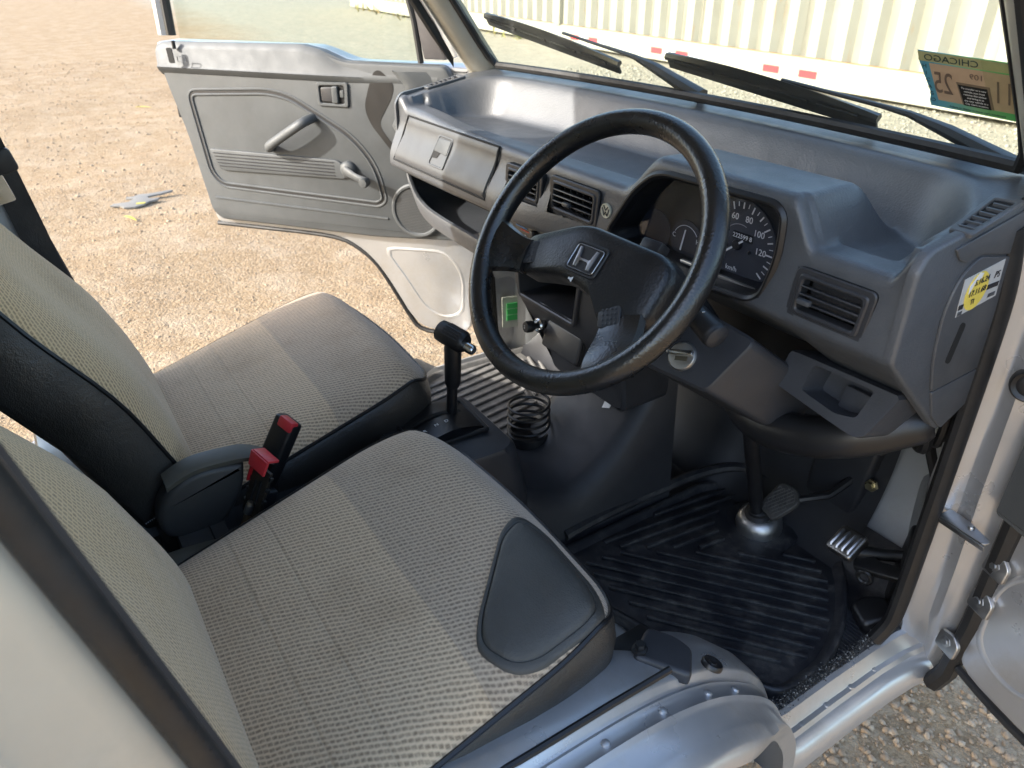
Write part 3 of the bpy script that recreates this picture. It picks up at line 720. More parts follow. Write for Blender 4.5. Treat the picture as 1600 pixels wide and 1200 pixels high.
slot = rnd([(.269, .566), (.282, .561), (.291, .612), (.278, .617)], .0062)
mesh("finger_slot", *prism(slot, (V((.6212, 0, 0)), V((0, 1, 0)), V((0, 0, 1)), V((1, 0, 0))), .0008), M_void, ec, smooth=False)
stf = (V((.6217, 0, 0)), V((0, 1, 0)), V((0, 0, 1)), V((1, 0, 0)))
lab = mesh("service_label", *prism([(.258, .628), (.340, .636), (.333, .683), (.252, .675)], stf, .0006), M_paper, ec, smooth=False)
ye = [(.286 + .023 * math.cos(a), .6545 + .0235 * math.sin(a)) for a in np.linspace(0, 6.283, 32)[:-1]]
mesh("yellow_sticker", *prism(ye, (stf[0] + V((.0008, 0, 0)), stf[1], stf[2], stf[3]), .0005), M_yellow, ec, smooth=False)
mesh("torn_paper", *prism([(.266, .664), (.280, .678), (.288, .676), (.286, .670), (.276, .668), (.268, .654)], (stf[0] + V((.0015, 0, 0)), stf[1], stf[2], stf[3]), .0005), M_white, ec, smooth=False)
M_ink = flat("ink", (.02, .02, .025))
def onp(y, z): return (V((.6238, y, z)), V((0, .99, .05)), V((0, -.1, 1.0)), V((1, 0, 0)))
text("handwriting", "5.16.24", .0105, onp(.290, .6665), M_ink, ec); text("handwriting", "17.11.68", .0105, onp(.2865, .654), M_ink, ec); text("handwriting", "TI", .0095, onp(.282, .642), M_ink, ec)
g = G()
for i, (a, b, c) in enumerate(((.2565, .266, .640), (.310, .3345, .653))): g.add(prism([(a, c - .003), (b, c - .003), (b, c + .003), (a, c + .003)], (V((.6226, 0, 0)), stf[1], stf[2], stf[3]), .0004))
for i in range(4):
    for a, b in ((.258, .268), (.318, .334)): g.add(prism([(a, .6335 - i * .0013 + .009 * (a > .3)), (b, .6335 - i * .0013 + .009 * (a > .3)), (b, .6341 - i * .0013 + .009 * (a > .3)), (a, .6341 - i * .0013 + .009 * (a > .3))], (V((.6226, 0, 0)), stf[1], stf[2], stf[3]), .0003))
g.out("label_print", M_ink, ec, smooth=False)
text("label_print", "PS", .012, (V((.6228, .3245, .666)), V((0, 1, 0)), V((0, 0, 1)), V((1, 0, 0))), M_ink, ec)
# side defroster outlets on the end shoulders
for sx, y0, y1 in ((1, .232, .328), (-1, .232, .322)):
    dx = .604 if sx > 0 else -.600
    def q(a, b): return V((dx * 1 + sx * b * 1.0, a, .7285 + .2 * (a - .235)))
    fo = (V((dx, y0, .726 + .2 * (y0 - .19) - .0085)), V((0, .981, .196)), V((-1, 0, 0)), V((0, -.196, .981)))
    Lk = (y1 - y0) / .98
    outer = rnd([(0, -.020), (Lk * 1.05, -.019), (Lk * 1.05, .016), (0, .006)], .005); inner = rnd([(.009, -.013), (Lk - .005, -.013), (Lk - .006, .008), (.010, .001)], .003)
    if sx < 0: outer = [(a, -b) for a, b in outer]; inner = [(a, -b) for a, b in inner]
    sv = mesh("side_defroster", *ringprism(outer, inner, fo, .005, .0012), M_lid, T)
    mesh("dark_duct", *prism(inset(inner, -.002), (fo[0] + V((0, 0, .0008)), fo[1], fo[2], fo[3]), .0012), M_void, sv, smooth=False)
    for i in range(6):
        a = .013 + (Lk - .03) * i / 5.2
        mesh("slat", *boxf(fo, a, (-.006 if sx > 0 else .006), .0035, (.0022, .018, .004)), M_lid, sv, smooth=False)
mesh("defroster_lid", *prism(rnd([(-.085, -.011), (.085, -.011), (.085, .011), (-.085, .011)], .004), frame((.06, .4255, .7355), (0, -.62, .78), (1, -.0, 0)), .004, .001), M_lid, T)
# ------------------------------------------------ air vents
def vent(a, b, c, d, tabx, label, ns=4):
    yv = yface((a + b) / 2, (c + d) / 2); fr = (V((0, yv - .004, 0)), V((1, 0, 0)), V((0, 0, 1)), V((0, -1, 0)))
    tilt = .012
    sk = lambda p: [(x + (z - (c + d) / 2) * .10, z) for x, z in p]
    o = sk(rnd([(a - .004, c - .004), (b + .004, c - .004), (b + .004, d + .004), (a - .004, d + .004)], .010)); i_ = sk(rnd([(a + .004, c + .004), (b - .004, c + .004), (b - .004, d - .004), (a + .004, d - .004)], .008))
    v = mesh("air_vent", *ringprism(o, i_, (V((0, yv + .002, 0)), fr[1], fr[2], fr[3]), .004, .0015), M_cons, T, label=label)
    tub = G(); tub.add(loft([[P(fr, x, z, -.004) for x, z in o], [P(fr, x, z, -.035) for x, z in o]], True, (False, False))); tub.add(prism(o, (V((0, yv + .034, 0)), fr[1], fr[2], fr[3]), .002)); tub.out("duct", M_void, v, smooth=False)
    fi = G(); fi.add(ringprism(sk(rnd([(a + .003, c + .003), (b - .003, c + .003), (b - .003, d - .003), (a + .003, d - .003)], .007)), sk(rnd([(a + .010, c + .009), (b - .010, c + .009), (b - .010, d - .009), (a + .010, d - .009)], .005)), (V((0, yv + .012, 0)), fr[1], fr[2], fr[3]), .016, .002)); fi.out("inner_frame", M_cons, v)
    h = d - c - .018
    for k_ in range(1, ns):
        z = c + .009 + h * k_ / ns; off = (z - (c + d) / 2) * .10
        mesh("slat", *box(((a + b) / 2 + off, yv + .002, z), (b - a - .018, .012, .0024), Matrix.Rotation(R(-12), 3, 'X'), .0008), M_cons, v)
    m = int((b - a) / .018)
    for k_ in range(m):
        x = a + .012 + (b - a - .02) * (k_ + .5) / m
        mesh("vane", *box((x, yv + .018, (c + d) / 2), (.0025 if tabx < .3 else .014, .018 if tabx < .3 else .002, h), Matrix.Rotation(R(20 if tabx < .3 else 12), 3, 'Z')), M_cons if tabx > .3 else M_dark, v, smooth=False)
    mesh("thumb_tab", *box((tabx, yv - .007, (c + d) / 2 - .006), (.018, .008, .007), None, .002), M_lid, v)
vent(*VENTS[0], -.105, "left one of the two middle air vents"); vent(*VENTS[1], .03, "right one of the two middle air vents"); vent(*VENTS[2], .497, "air vent at the driver side end of the dashboard")
# ------------------------------------------------ glove box lid with latch
gl_ = [(-.560, .679), (-.192, .679), (-.205, .588), (-.592, .588)]
def lidpt(x, z, off): return V((x, yface(x, z) - off, z))
def skin(poly, off, name, mat, parent, nxs=30, nzs=14, hole=None):     # panel that follows the dash face; poly = TL,TR,BR,BL
    rr = []
    for j in range(nzs + 1):
        t = j / nzs; L = (poly[0][0] * (1 - t) + poly[3][0] * t, poly[0][1] * (1 - t) + poly[3][1] * t); Rr = (poly[1][0] * (1 - t) + poly[2][0] * t, poly[1][1] * (1 - t) + poly[2][1] * t)
        rr.append([lidpt(L[0] * (1 - s) + Rr[0] * s, L[1] * (1 - s) + Rr[1] * s, off * (1 if 0 < j < nzs and 0 < i < nxs else .2)) for i, s in enumerate([0, .006] + list(np.linspace(.02, .98, nxs - 3)) + [.994, 1])])
    vs_ = [p for r_ in rr for p in r_]; m_ = len(rr[0]); f_ = []
    for j in range(nzs):
        for i in range(m_ - 1):
            q = (j * m_ + i, j * m_ + i + 1, (j + 1) * m_ + i + 1, (j + 1) * m_ + i)
            if hole:
                c_ = sum((vs_[t] for t in q), V()) / 4
                if hole[0] < c_.x < hole[1] and hole[2] < c_.z < hole[3]: continue
            f_.append(q)
    return mesh(name, vs_, f_, mat, parent, ang=35)
edge = [lidpt(x, z, .0005) for x, z in [(-.563, .6815), (-.380, .6815), (-.189, .6815), (-.1945, .64), (-.202, .5855), (-.39, .5855), (-.596, .5855), (-.58, .63)]]
mesh("lid_gap", *tube(sum([[V(edge[i]).lerp(V(edge[(i + 1) % 8]), t) for t in (0, .25, .5, .75)] for i in range(8)], []), .0022, 6, closed=True), M_void, dash)
gb = skin(gl_, .0035, "glove_box_lid", M_lid, T); gb["label"] = "glove box lid with recessed latch on the passenger side"
lx, lz = -.392, .636
sl_ = (yface(lx, lz + .02) - yface(lx, lz - .02)) / .04; ey_ = V((0, sl_, 1)).normalized()
lf = (V((lx, yface(lx, lz) - .0042, lz)), V((1, 0, 0)), ey_, V((1, 0, 0)).cross(ey_))
mesh("latch_surround", *ringprism(rnd([(-.038, -.033), (.026, -.033), (.036, .033), (-.024, .033)], .006), rnd([(-.034, -.029), (.022, -.029), (.032, .029), (-.020, .029)], .005), lf, .0028, .001), M_lid, gb)
mesh("latch_pocket", *prism(rnd([(-.034, -.029), (.022, -.029), (.032, .029), (-.020, .029)], .005), lf, .0006), M_lid, gb)
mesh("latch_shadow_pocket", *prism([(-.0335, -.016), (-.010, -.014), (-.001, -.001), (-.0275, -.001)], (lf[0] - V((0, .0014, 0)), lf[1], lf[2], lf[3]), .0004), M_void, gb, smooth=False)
mesh("latch_paddle", *prism(rnd([(-.026, -.001), (.027, -.003), (.031, .027), (-.019, .027)], .004), (lf[0] - V((0, .001, 0)), lf[1], lf[2], lf[3]), .0028, .001), M_trim, gb)
# open parcel shelf under the glove box
sh = [(-.605, .556), (-.600, .520), (-.56, .470), (-.50, .445), (-.42, .436), (-.18, .436)]
lip = spline([(-.605, .175, .560), (-.585, .17, .540), (-.545, .165, .512), (-.49, .162, .497), (-.42, .160, .492), (-.30, .160, .488), (-.19, .162, .484)], 8)
rings = []
for i, p in enumerate(lip):
    t = i / (len(lip) - 1); h = .034 * ss(0, .25, t) + .008
    rings.append([(p.x, p.y + .008, p.z - .004), (p.x, p.y + .002, p.z), (p.x, p.y - .004, p.z - .002), (p.x, p.y - .006, p.z - .010), (p.x, p.y + .004, p.z - h), (p.x, p.y + .02, p.z - h - .006), (p.x, p.y + .10, p.z - h - .006), (p.x, p.y + .17, p.z - h), (p.x, p.y + .17, p.z - h + .004), (p.x, p.y + .014, p.z - h + .006)])
g = G(); g.add(loft(rings)); shf = g.out("parcel_shelf", M_dash, T, ang=50)
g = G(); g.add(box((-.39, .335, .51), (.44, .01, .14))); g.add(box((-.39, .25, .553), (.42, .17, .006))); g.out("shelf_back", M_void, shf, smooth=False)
mesh("shelf_paper", *prism(rnd([(-.10, -.05), (.085, -.055), (.09, .05), (-.06, .055)], .02), frame((-.27, .245, .4585), (0, 0, 1)), .002, .0005), flat("shelf_liner", (.20, .20, .185), .7), shf)
mesh("shelf_scuff", *prism([(-.02, -.006), (.02, .0), (.024, .006), (-.014, .002)], frame((-.285, .225, .461), (0, 0, 1), (.8, .6, 0)), .0004), flat("scuff", (.5, .38, .22)), shf, smooth=False)
# ------------------------------------------------ centre stack
stk = empty  # (name kept free)
g = G(); yk = .172
po = rnd([(-.165, .562), (.150, .562), (.135, .25), (-.085, .25), (-.150, .395)], [.01, .01, .02, .02, .02]); pi_ = rnd([(-.138, .492), (.052, .492), (.042, .412), (-.128, .412)], .006)
cs = G(); cfr2 = (V((0, .315, 0)), V((1, 0, 0)), V((0, 0, 1)), V((0, -1, 0)))
pr = []
for x, z in po: pr.append((x, z))
def cyl(z): return .172 + .05 * ss(.44, .28, z)
rr = [[V((x, .33, z)) for x, z in po], [V((x, cyl(z) + .006, z)) for x, z in po], [V((x, cyl(z), z)) for x, z in inset(po, .006)]]
v_, f_ = loft(rr, True, (True, False)); cs.add((v_, f_))
# face with radio opening (bridge outer ring to the opening ring)
oi = inset(po, .006)
def ray_to(poly, ang, c):
    d = V((math.cos(ang), math.sin(ang))); best = None
    for i in range(len(poly)):
        a = V(poly[i - 1]) - V(c); b = V(poly[i]) - V(c); e = b - a; den = d.x * e.y - d.y * e.x
        if abs(den) < 1e-12: continue
        t = (a.x * e.y - a.y * e.x) / den; s = (a.x * d.y - a.y * d.x) / den
        if t > 0 and -1e-6 <= s <= 1 + 1e-6 and (best is None or t < best): best = t
    return (c[0] + d.x * best, c[1] + d.y * best)
cc = (-.04, .452); AN = np.linspace(0, 2 * math.pi, 97)[:-1]
rO = [ray_to(oi, a, cc) for a in AN]; rI = [ray_to(pi_, a, cc) for a in AN]
rg = [[V((x, cyl(z), z)) for x, z in rO]] + [[V((x * (1 - t) + u * t, cyl(z * (1 - t) + q_ * t), z * (1 - t) + q_ * t)) for (x, z), (u, q_) in zip(rO, rI)] for t in (.25, .5, .75, .96)] + [[V((x, cyl(z) + .004, z)) for x, z in rI], [V((x, .30, z)) for x, z in rI]]
cs.add(loft(rg, True, (False, True)))
cst = cs.out("centre_stack", M_cons, T, ang=35)
mesh("radio_opening", *prism(inset(pi_, .001), (V((0, .285, 0)), V((1, 0, 0)), V((0, 0, 1)), V((0, -1, 0))), .002), M_void, cst, smooth=False)
mesh("radio_frame", *ringprism(inset(pi_, -.006), inset(pi_, .003), (V((0, yk + .001, 0)), V((1, 0, 0)), V((0, 0, 1)), V((0, -1, 0))), .006, .002), M_cons, cst)
for pts in ([(-.09, .27, .47), (-.06, .24, .455), (-.02, .25, .46), (.0, .27, .475)], [(-.11, .27, .46), (-.10, .25, .44), (-.05, .26, .43)], [(-.03, .265, .48), (-.02, .25, .45), (.02, .262, .43)]):
    mesh("loose_wire", *tube(spline(pts, 6), .0022, 6), M_dark, cst)
mesh("wire_plug", *box((-.045, .245, .457), (.026, .012, .006), None, .001), M_chrome, cst)
# heater control strip
hc = mesh("heater_panel", *box((-.035, .168, .546), (.20, .012, .030), None, .003), M_blk, T)
mesh("blue_line", *box((-.112, .1612, .553), (.035, .001, .0022)), flat("blue_print", (.02, .12, .35)), hc, smooth=False); mesh("red_line", *box((-.100, .1612, .548), (.03, .001, .0022)), flat("red_print", (.45, .05, .03)), hc, smooth=False)
for i, x in enumerate((-.118, -.100, -.08)): text("mode_symbol", "o", .012, (V((x, .1614, .539)), V((1, 0, 0)), V((0, 0, 1)), V((0, -1, 0))), M_white, hc)
mesh("slider_knob", *box((-.068, .158, .547), (.012, .014, .022), None, .003), M_dark, hc)
# lighter, coin/ash drawer
lt = mesh("lighter_socket", *lathe([(.014, 0), (.0145, .006), (.012, .009), (.010, .006), (.010, -.01)], frame((-.075, .182, .362), (0, -1, .1)), 24), M_chrome, T)
mesh("lighter_knob", *lathe([(.004, .0), (.004, .014), (.010, .016), (.0115, .019), (.0115, .030), (.010, .033), (.0001, .0335)], frame((-.075, .180, .362), (-.05, -1, .12)), 20), M_blk, lt)
text("smoke_symbol", "S", .010, (V((-.0768, .1455, .3665)), V((1, -.05, 0)), V((0, .1, 1)), V((0, -1, .12))), M_beltwhite, lt)
ad = frame((-.008, .190, .352), (0, -.95, .30), (1, 0, 0))
ash = mesh("ash_drawer", *prism(rnd([(-.052, -.026), (.056, -.026), (.052, .026), (-.050, .026)], .006), ad, .010, .003), M_cons, T)
mesh("drawer_gap", *ringprism(rnd([(-.055, -.029), (.059, -.029), (.055, .029), (-.053, .029)], .007), rnd([(-.051, -.025), (.055, -.025), (.051, .025), (-.049, .025)], .005), (ad[0] - ad[3] * .003, ad[1], ad[2], ad[3]), .006, .0005), M_void, ash)
# round badge on the dash
bf = (V((.121, yface(.121, .641) - .0005, .641)), V((1, 0, 0)), V((0, 0, 1)), V((0, -1, 0)))
bd = mesh("round_badge", *lathe([(.0001, .0012), (.0090, .0012), (.0098, .0022), (.0112, .0022), (.0118, .001), (.0118, -.001)], bf, 28), flat("badge_cream", (.62, .57, .42), .4), T)
g = G()
def stroke(p, q, w=.0011): 
    d = V(q) - V(p); L = d.length; d.normalize(); nn = V((-d.y, d.x)) * w / 2; a, b = V(p), V(q)
    return prism([tuple(a - nn), tuple(b - nn), tuple(b + nn), tuple(a + nn)], (bf[0] - V((0, .0012, 0)), bf[1], bf[2], bf[3]), .0009)
for p, q in (((-.0048, .0075), (0, .0005)), ((0, .0005), (.0048, .0075)), ((-.0078, .004), (-.0036, -.0075)), ((-.0036, -.0075), (0, -.001)), ((0, -.001), (.0036, -.0075)), ((.0036, -.0075), (.0078, .004))): g.add(stroke(p, q))
g.out("badge_letters", M_ink, bd, smooth=False)
# ------------------------------------------------ instrument cluster
cf = (V((0, .178, 0)), V((1, 0, 0)), V((0, 0, 1)), V((0, -1, 0)))
CR = rnd(CL, [.008, .02, .02, .02, .012, .014, .012, .03, .02, .012, .02, .012], 3)
bz = mesh("cluster_bezel", *ringprism(inset(CR, -.0085), inset(CR, .002), cf, .019, .004), M_blk, T)
g = G(); g.add(loft([[P(cf, a, b, .004) for a, b in inset(CR, .001)], [P(cf, a, b, -.042) for a, b in inset(CR, .006)]], True, (False, False))); g.out("bezel_tunnel", M_blk, bz, smooth=False)
panel = mesh("instrument_panel", *prism(inset(CR, .004), (V((0, .219, 0)), cf[1], cf[2], cf[3]), .004), flat("panel_black", (.006, .0065, .009), .6), T, smooth=False)
M_dial = flat("dial_face", (.030, .034, .046), .6)
gf = (V((.3415, .2145, .6415)), V((1, 0, 0)), V((0, 0, 1)), V((0, -1, 0)))
mesh("speedometer_dial", *prism([(.062 * math.cos(a), max(-.042, .062 * math.sin(a))) for a in np.linspace(0, 6.2832, 49)[:-1]], gf, .002), M_dial, panel)
tf = (V((.245, .2145, .6185)), V((1, 0, 0)), V((0, 0, 1)), V((0, -1, 0)))
mesh("temperature_dial", *prism([(.031 * math.cos(a), max(-.020, .031 * math.sin(a))) for a in np.linspace(0, 6.2832, 37)[:-1]], tf, .002), flat("dial_blue_black", (.016, .020, .034), .6), panel)
mesh("fuel_dial", *prism([(.031 * math.cos(a), max(-.020, .031 * math.sin(a))) for a in np.linspace(0, 6.2832, 37)[:-1]], (V((.181, .2145, .6185)), cf[1], cf[2], cf[3]), .002), flat("dial_blue_black2", (.016, .020, .034), .6), panel)
g = G(); top = .0024
def tick(fr, a, r0, r1, w, gg):
    d = V((math.sin(a), math.cos(a))); nn = V((-d.y, d.x)) * w / 2; p, q = d * r0, d * r1
    gg.add(prism([tuple(p - nn), tuple(q - nn), tuple(q + nn), tuple(p + nn)], (P(fr, 0, 0, .002), fr[1], fr[2], fr[3]), .0006))
for i in range(29):                                       # 0..140 km/h in steps of 5
    sp_ = i * 5; a = R(-128 + 256 * sp_ / 140); tick(gf, a, .052 if i % 2 else (.0495 if i % 4 else .048), .058, .0010 if i % 2 else .0019, g)
g.out("dial_ticks", M_white, panel, smooth=False)
for sp_ in (20, 40, 60, 80, 100, 120): 
    a = R(-128 + 256 * sp_ / 140); text("dial_number", str(sp_), .0125, (P(gf, .0385 * math.sin(a), .0385 * math.cos(a), .0024), gf[1], gf[2], gf[3]), M_white, panel)
text("unit_print", "km/h", .010, (P(gf, -.006, -.036, .0024), gf[1], gf[2], gf[3]), M_white, panel)
mesh("odometer", *boxf(gf, .006, .012, .0025, (.034, .0105, .002), .0005), M_void, panel)
text("odometer_digits", "222599 8", .0088, (P(gf, .006, .0121, .0037), gf[1], gf[2], gf[3]), M_white, panel)
nd = G(); tick(gf, R(-122), -.012, .044, .0026, nd)
nd = G(); d_ = R(-128); a2 = V((math.sin(d_), math.cos(d_))); nn = V((-a2.y, a2.x)) * .0013
nd.add(prism([tuple(a2 * -.014 - nn), tuple(a2 * .045 - nn), tuple(a2 * .045 + nn), tuple(a2 * -.014 + nn)], (P(gf, 0, 0, .007), gf[1], gf[2], gf[3]), .001)); nd.out("speed_needle", M_white, panel, smooth=False)
mesh("needle_hub", *lathe([(.0075, .002), (.0075, .0065), (.006, .0085), (.0001, .009)], gf, 20), M_blk, panel)
for dx in (-.019, .021): mesh("dial_peg", *lathe([(.0024, .002), (.0024, .005), (.0001, .006)], frame(P(gf, dx, -.006, 0), gf[3], gf[1]), 10), M_blk, panel)
arc = [P(tf, .026 * math.cos(a), .026 * math.sin(a) - .003, .0025) for a in np.linspace(R(35), R(150), 16)]
mesh("temperature_arc", *tube(arc, .0006, 4), M_white, panel)
arc = [P(gf, .028 * math.cos(a), .028 * math.sin(a), .0025) for a in np.linspace(R(70), R(160), 16)]
mesh("dial_arc", *tube(arc, .0006, 4), M_beltwhite, panel)
text("dial_letter", "C", .010, (P(tf, -.024, .004, .0024), tf[1], tf[2], tf[3]), M_white, panel); text("dial_letter", "H", .010, (P(tf, .024, .004, .0024), tf[1], tf[2], tf[3]), M_white, panel)
nd = G(); nd.add(prism([(-.006, -.014), (-.0035, -.0145), (.0025, .018), (.0008, .018)], (P(tf, 0, 0, .006), tf[1], tf[2], tf[3]), .001)); nd.out("temperature_needle", M_white, panel, smooth=False)
mesh("gauge_lens", *prism(inset(CR, .003), (V((0, .196, 0)), V((1, 0, 0)), V((0, .25, .97)), V((0, -.97, .25))), .0015), M_lens, bz, smooth=False) if False else None
mesh("gauge_lens", *prism(inset(CR, .003), (V((0, .194, 0)), cf[1], cf[2], cf[3]), .0015), M_lens, bz, smooth=False)
mesh("chrome_strip", *box((.34, .192, .5975), (.16, .006, .005), None, .0015), M_steel, bz)
# lower right: coin tray pocket under the driver vent, black knee bar, wiring
kf = frame((.52, .205, .485), (0, -1, .10), (1, 0, 0))
kf = frame((.5155, .224, .487), (0, -.95, .30), (1, 0, 0))
po = rnd([(-.075, .032), (.088, .036), (.064, -.040), (.022, -.036), (-.080, -.022)], [.006, .006, .018, .02, .008]); pi_ = rnd([(-.034, .026), (.054, .028), (.046, -.014), (.018, -.021), (-.038, -.013)], .006)
ct_ = G(); n_ = 96; cc = (.006, .004); rO = [ray_to(po, a, cc) for a in AN]; rI = [ray_to(pi_, a, cc) for a in AN]
rg = [[P(kf, x, y, -.10) for x, y in rO], [P(kf, x, y, -.008) for x, y in rO], [P(kf, x * .985, y * .96, 0) for x, y in rO], [P(kf, x, y, .0) for x, y in rI], [P(kf, x * .97, y * .97, -.006) for x, y in rI], [P(kf, x * .9, y * .85, -.045) for x, y in rI]]
ct_.add(loft(rg, True, (True, True))); M_coin = plastic("tray_pocket_plastic", (.042, .045, .052), .45, 330, .3); coin = ct_.out("coin_tray", M_coin, T, ang=40)
mesh("tray_step", *boxf(kf, .024, -.004, -.046, (.046, .034, .03), .004), M_coin, coin)
# ---------------------------------------------------------------- steering wheel
WC = V((.3123, -.034, .6738)); wt, wp = R(53.26), R(4.9)
WN = V((math.sin(wt) * math.sin(wp), -math.sin(wt) * math.cos(wp), math.cos(wt)))
wfr = frame(WC, WN, V((0, 0, 1)).cross(WN))
RR = .1695
sw = mesh("steering_wheel", *tube([P(wfr, RR * math.cos(a), RR * math.sin(a)) for a in np.linspace(0, 2 * math.pi, 97)[:-1]], .0158, 18, closed=True, flat=(1.0, .94)), M_wheel, T, label="black grained steering wheel with two spokes and padded hub")
pad = [(-.133, -.016), (-.126, -.003), (-.044, .031), (-.020, .036), (.094, .032), (.112, .022), (.119, .006), (.116, -.046), (.104, -.060), (.069, -.084), (.058, -.074), (.037, -.051), (.0, -.042), (-.035, -.040), (-.074, -.047), (-.112, -.055)]
padr = rnd(pad, .008, 3)
def pz(a, b): return -.013 - .030 * (a * a) / .0144 * .35 - .10 * max(0, -.03 - b)
rings = []
for s_, dz in ((1.0, -.040), (1.0, -.016), (.985, -.008), (.955, -.003), (.90, 0), (.7, .002), (.45, .003), (.2, .0035)):
    c0 = (-.0, -.015); rings.append([P(wfr, c0[0] + (a - c0[0]) * s_, c0[1] + (b - c0[1]) * s_, pz(c0[0] + (a - c0[0]) * s_, c0[1] + (b - c0[1]) * s_) + dz) for a, b in padr])
g = G(); g.add(loft(rings)); hp = g.out("horn_pad", M_pad, sw, ang=40)
# spokes
def spoke(p0, p1, w0, w1, z0, z1):
    rings = []; p0, p1 = V(p0), V(p1); d = (p1 - p0).normalized(); nn = V((-d.y, d.x))
    for t in np.linspace(0, 1, 9):
        c = p0.lerp(p1, t); w_ = w0 + (w1 - w0) * ss(0.1, 1, t); z = z0 + (z1 - z0) * ss(0, .9, t); th = .012
        rings.append([P(wfr, c.x + nn.x * w_ * q, c.y + nn.y * w_ * q, z + h) for q, h in ((-1, 0), (-.9, th * .8), (-.5, th), (0, th * 1.05), (.5, th), (.9, th * .8), (1, 0), (.8, -th), (0, -th * 1.3), (-.8, -th))])
    return loft(rings)
mesh("spoke", *spoke((-.105, -.032), (-.166, -.040), .024, .040, -.026, -.004), M_wheel, sw)
mesh("spoke", *spoke((.082, -.055), (.118, -.122), .030, .034, -.030, -.005), M_wheel, sw)
M_btn = plastic("horn_button_plastic", (.032, .034, .038), .4, 500, .1)
def btn(c, ex, w_, h, rows, cols):
    f = frame(P(wfr, c[0], c[1], pz(*c) + .0012), WN, wfr[1] * ex[0] + wfr[2] * ex[1])
    b = mesh("horn_button", *prism(rnd([(-w_, -h), (w_, -h), (w_, h), (-w_, h)], .005), f, .0022, .0008), M_btn, sw)
    for i in range(rows):
        for j in range(cols): mesh("button_dot", *lathe([(.0018, .002), (.0016, .0028), (.0001, .0032)], frame(P(f, (j - (cols - 1) / 2) * .0058, (i - (rows - 1) / 2) * .0060, 0), f[3], f[1]), 8), M_btn, sw)
btn((-.102, -.026), (.95, .32), .0125, .0155, 5, 3)
btn((.070, -.060), (.88, .47), .0155, .0125, 4, 4)
hf = frame(P(wfr, .001, -.008, pz(0, 0) + .0030), WN, wfr[1])
ho = rnd([(-.029, -.022), (.026, -.022), (.030, .020), (-.026, .020)], .007); hi = rnd([(-.024, -.0175), (.0215, -.0175), (.025, .0155), (-.0215, .0155)], .005)
mesh("emblem_recess", *ringprism(ho, inset(hi, -.001), hf, .0016, .0007), M_blk, sw)
mesh("emblem_plate", *prism(hi, hf, .0010), M_blk, sw)
M_embl = metal("emblem_metal", (.42, .42, .44), .3)
mesh("emblem_border", *ringprism(hi, inset(hi, .0012), hf, .0026, .0004), M_embl, sw)
g = G(); hq = (P(hf, 0, 0, .001), hf[1], hf[2], hf[3])
H = [(-.0135, -.0135), (-.0090, -.0135), (-.0078, -.0065), (-.0060, -.0046), (.0060, -.0046), (.0078, -.0065), (.0090, -.0135), (.0135, -.0135), (.0158, .0122), (.0122, .0122), (.0092, -.0002), (.0074, -.0014), (-.0074, -.0014), (-.0092, -.0002), (-.0122, .0122), (-.0158, .0122)]
g.add(prism(H, hq, .0022, .0005)); g.out("emblem_letter", M_embl, sw)
g = G(); f = frame(P(wfr, -.008, -.038, pz(-.008, -.038) + .0026), WN, wfr[1])
g.add(prism([(-.004, -.0012), (-.001, -.0012), (.003, -.0035), (.003, .0035), (-.001, .0012), (-.004, .0012)], f, .0006)); g.out("horn_symbol", M_white, sw, smooth=False)
# column shroud, ignition lock, stalks
ax = -WN
cv = []
for d, wx, wu, wd in ((.045, .044, .036, .034), (.07, .054, .042, .040), (.13, .056, .044, .042), (.20, .054, .040, .042), (.27, .05, .03, .04)):
    c = WC + ax * d
    sec = rnd([(-wx, -wd), (wx, -wd), (wx, wu), (-wx, wu)], .018, 4); cv.append([c + wfr[1] * a + wfr[2] * b for a, b in sec])
g = G(); g.add(loft(cv)); col = g.out("steering_column_shroud", M_dark, T)
# lower column box carrying the lock, below the wheel on the right
bx = rnd([(-.062, -.058), (.056, -.048), (.080, .042), (-.04, .050)], [.01, .012, .015, .01])
bfm = frame((.372, .112, .530), (.12, -.80, .58), (1, 0, .0))
g = G(); g.add(loft([[P(bfm, a * 1.0 + .03, b, -.22) for a, b in bx], [P(bfm, a, b, -.004) for a, b in bx], [P(bfm, a, b, 0) for a, b in inset(bx, .004)]])); lk = g.out("lock_housing", M_cons, T)
il = mesh("ignition_lock", *lathe([(.0205, -.006), (.0205, .002), (.0185, .0045), (.0150, .005), (.0001, .005)], frame(P(bfm, -.002, -.021, .0), bfm[3], bfm[1]), 36), metal("lock_aluminium", (.55, .54, .52), .35), T)
kf_ = frame(P(bfm, -.002, -.021, .005), bfm[3], bfm[1] * .93 + bfm[2] * .36)
mesh("ignition_key", *boxf(kf_, -.001, .004, .003, (.038, .0060, .007), .001), M_chrome, il); mesh("lock_slot", *boxf(kf_, .001, -.004, .0006, (.018, .006, .001)), flat("brown_plastic", (.06, .05, .03)), il, smooth=False)
def stalk(p0, p1, label):
    p0, p1 = V(p0), V(p1); d = (p1 - p0).normalized()
    s = mesh("control_stalk", *tube([p0, p0.lerp(p1, .45), p0.lerp(p1, .5)], [.008, .009, .013], 14), M_blk, T, label=label)
    mesh("stalk_grip", *tube([p0.lerp(p1, .48), p0.lerp(p1, .5), p0.lerp(p1, .94), p0.lerp(p1, .97), p1], [.009, .0140, .0165, .0165, .0145], 20), M_blk, s)
    mesh("stalk_cap", *lathe([(.0155, -.002), (.0150, .002), (.012, .004), (.0001, .0045)], frame(p1, d), 20), M_dark, s)
    for q, ch in ((.56, "<"), (.64, ">"), (.78, "=")):
        text("stalk_print", ch, .009, frame(p0.lerp(p1, q) + V((-.003, -.0035, .0158)), (-.12, -.15, 1), d), M_white, s)
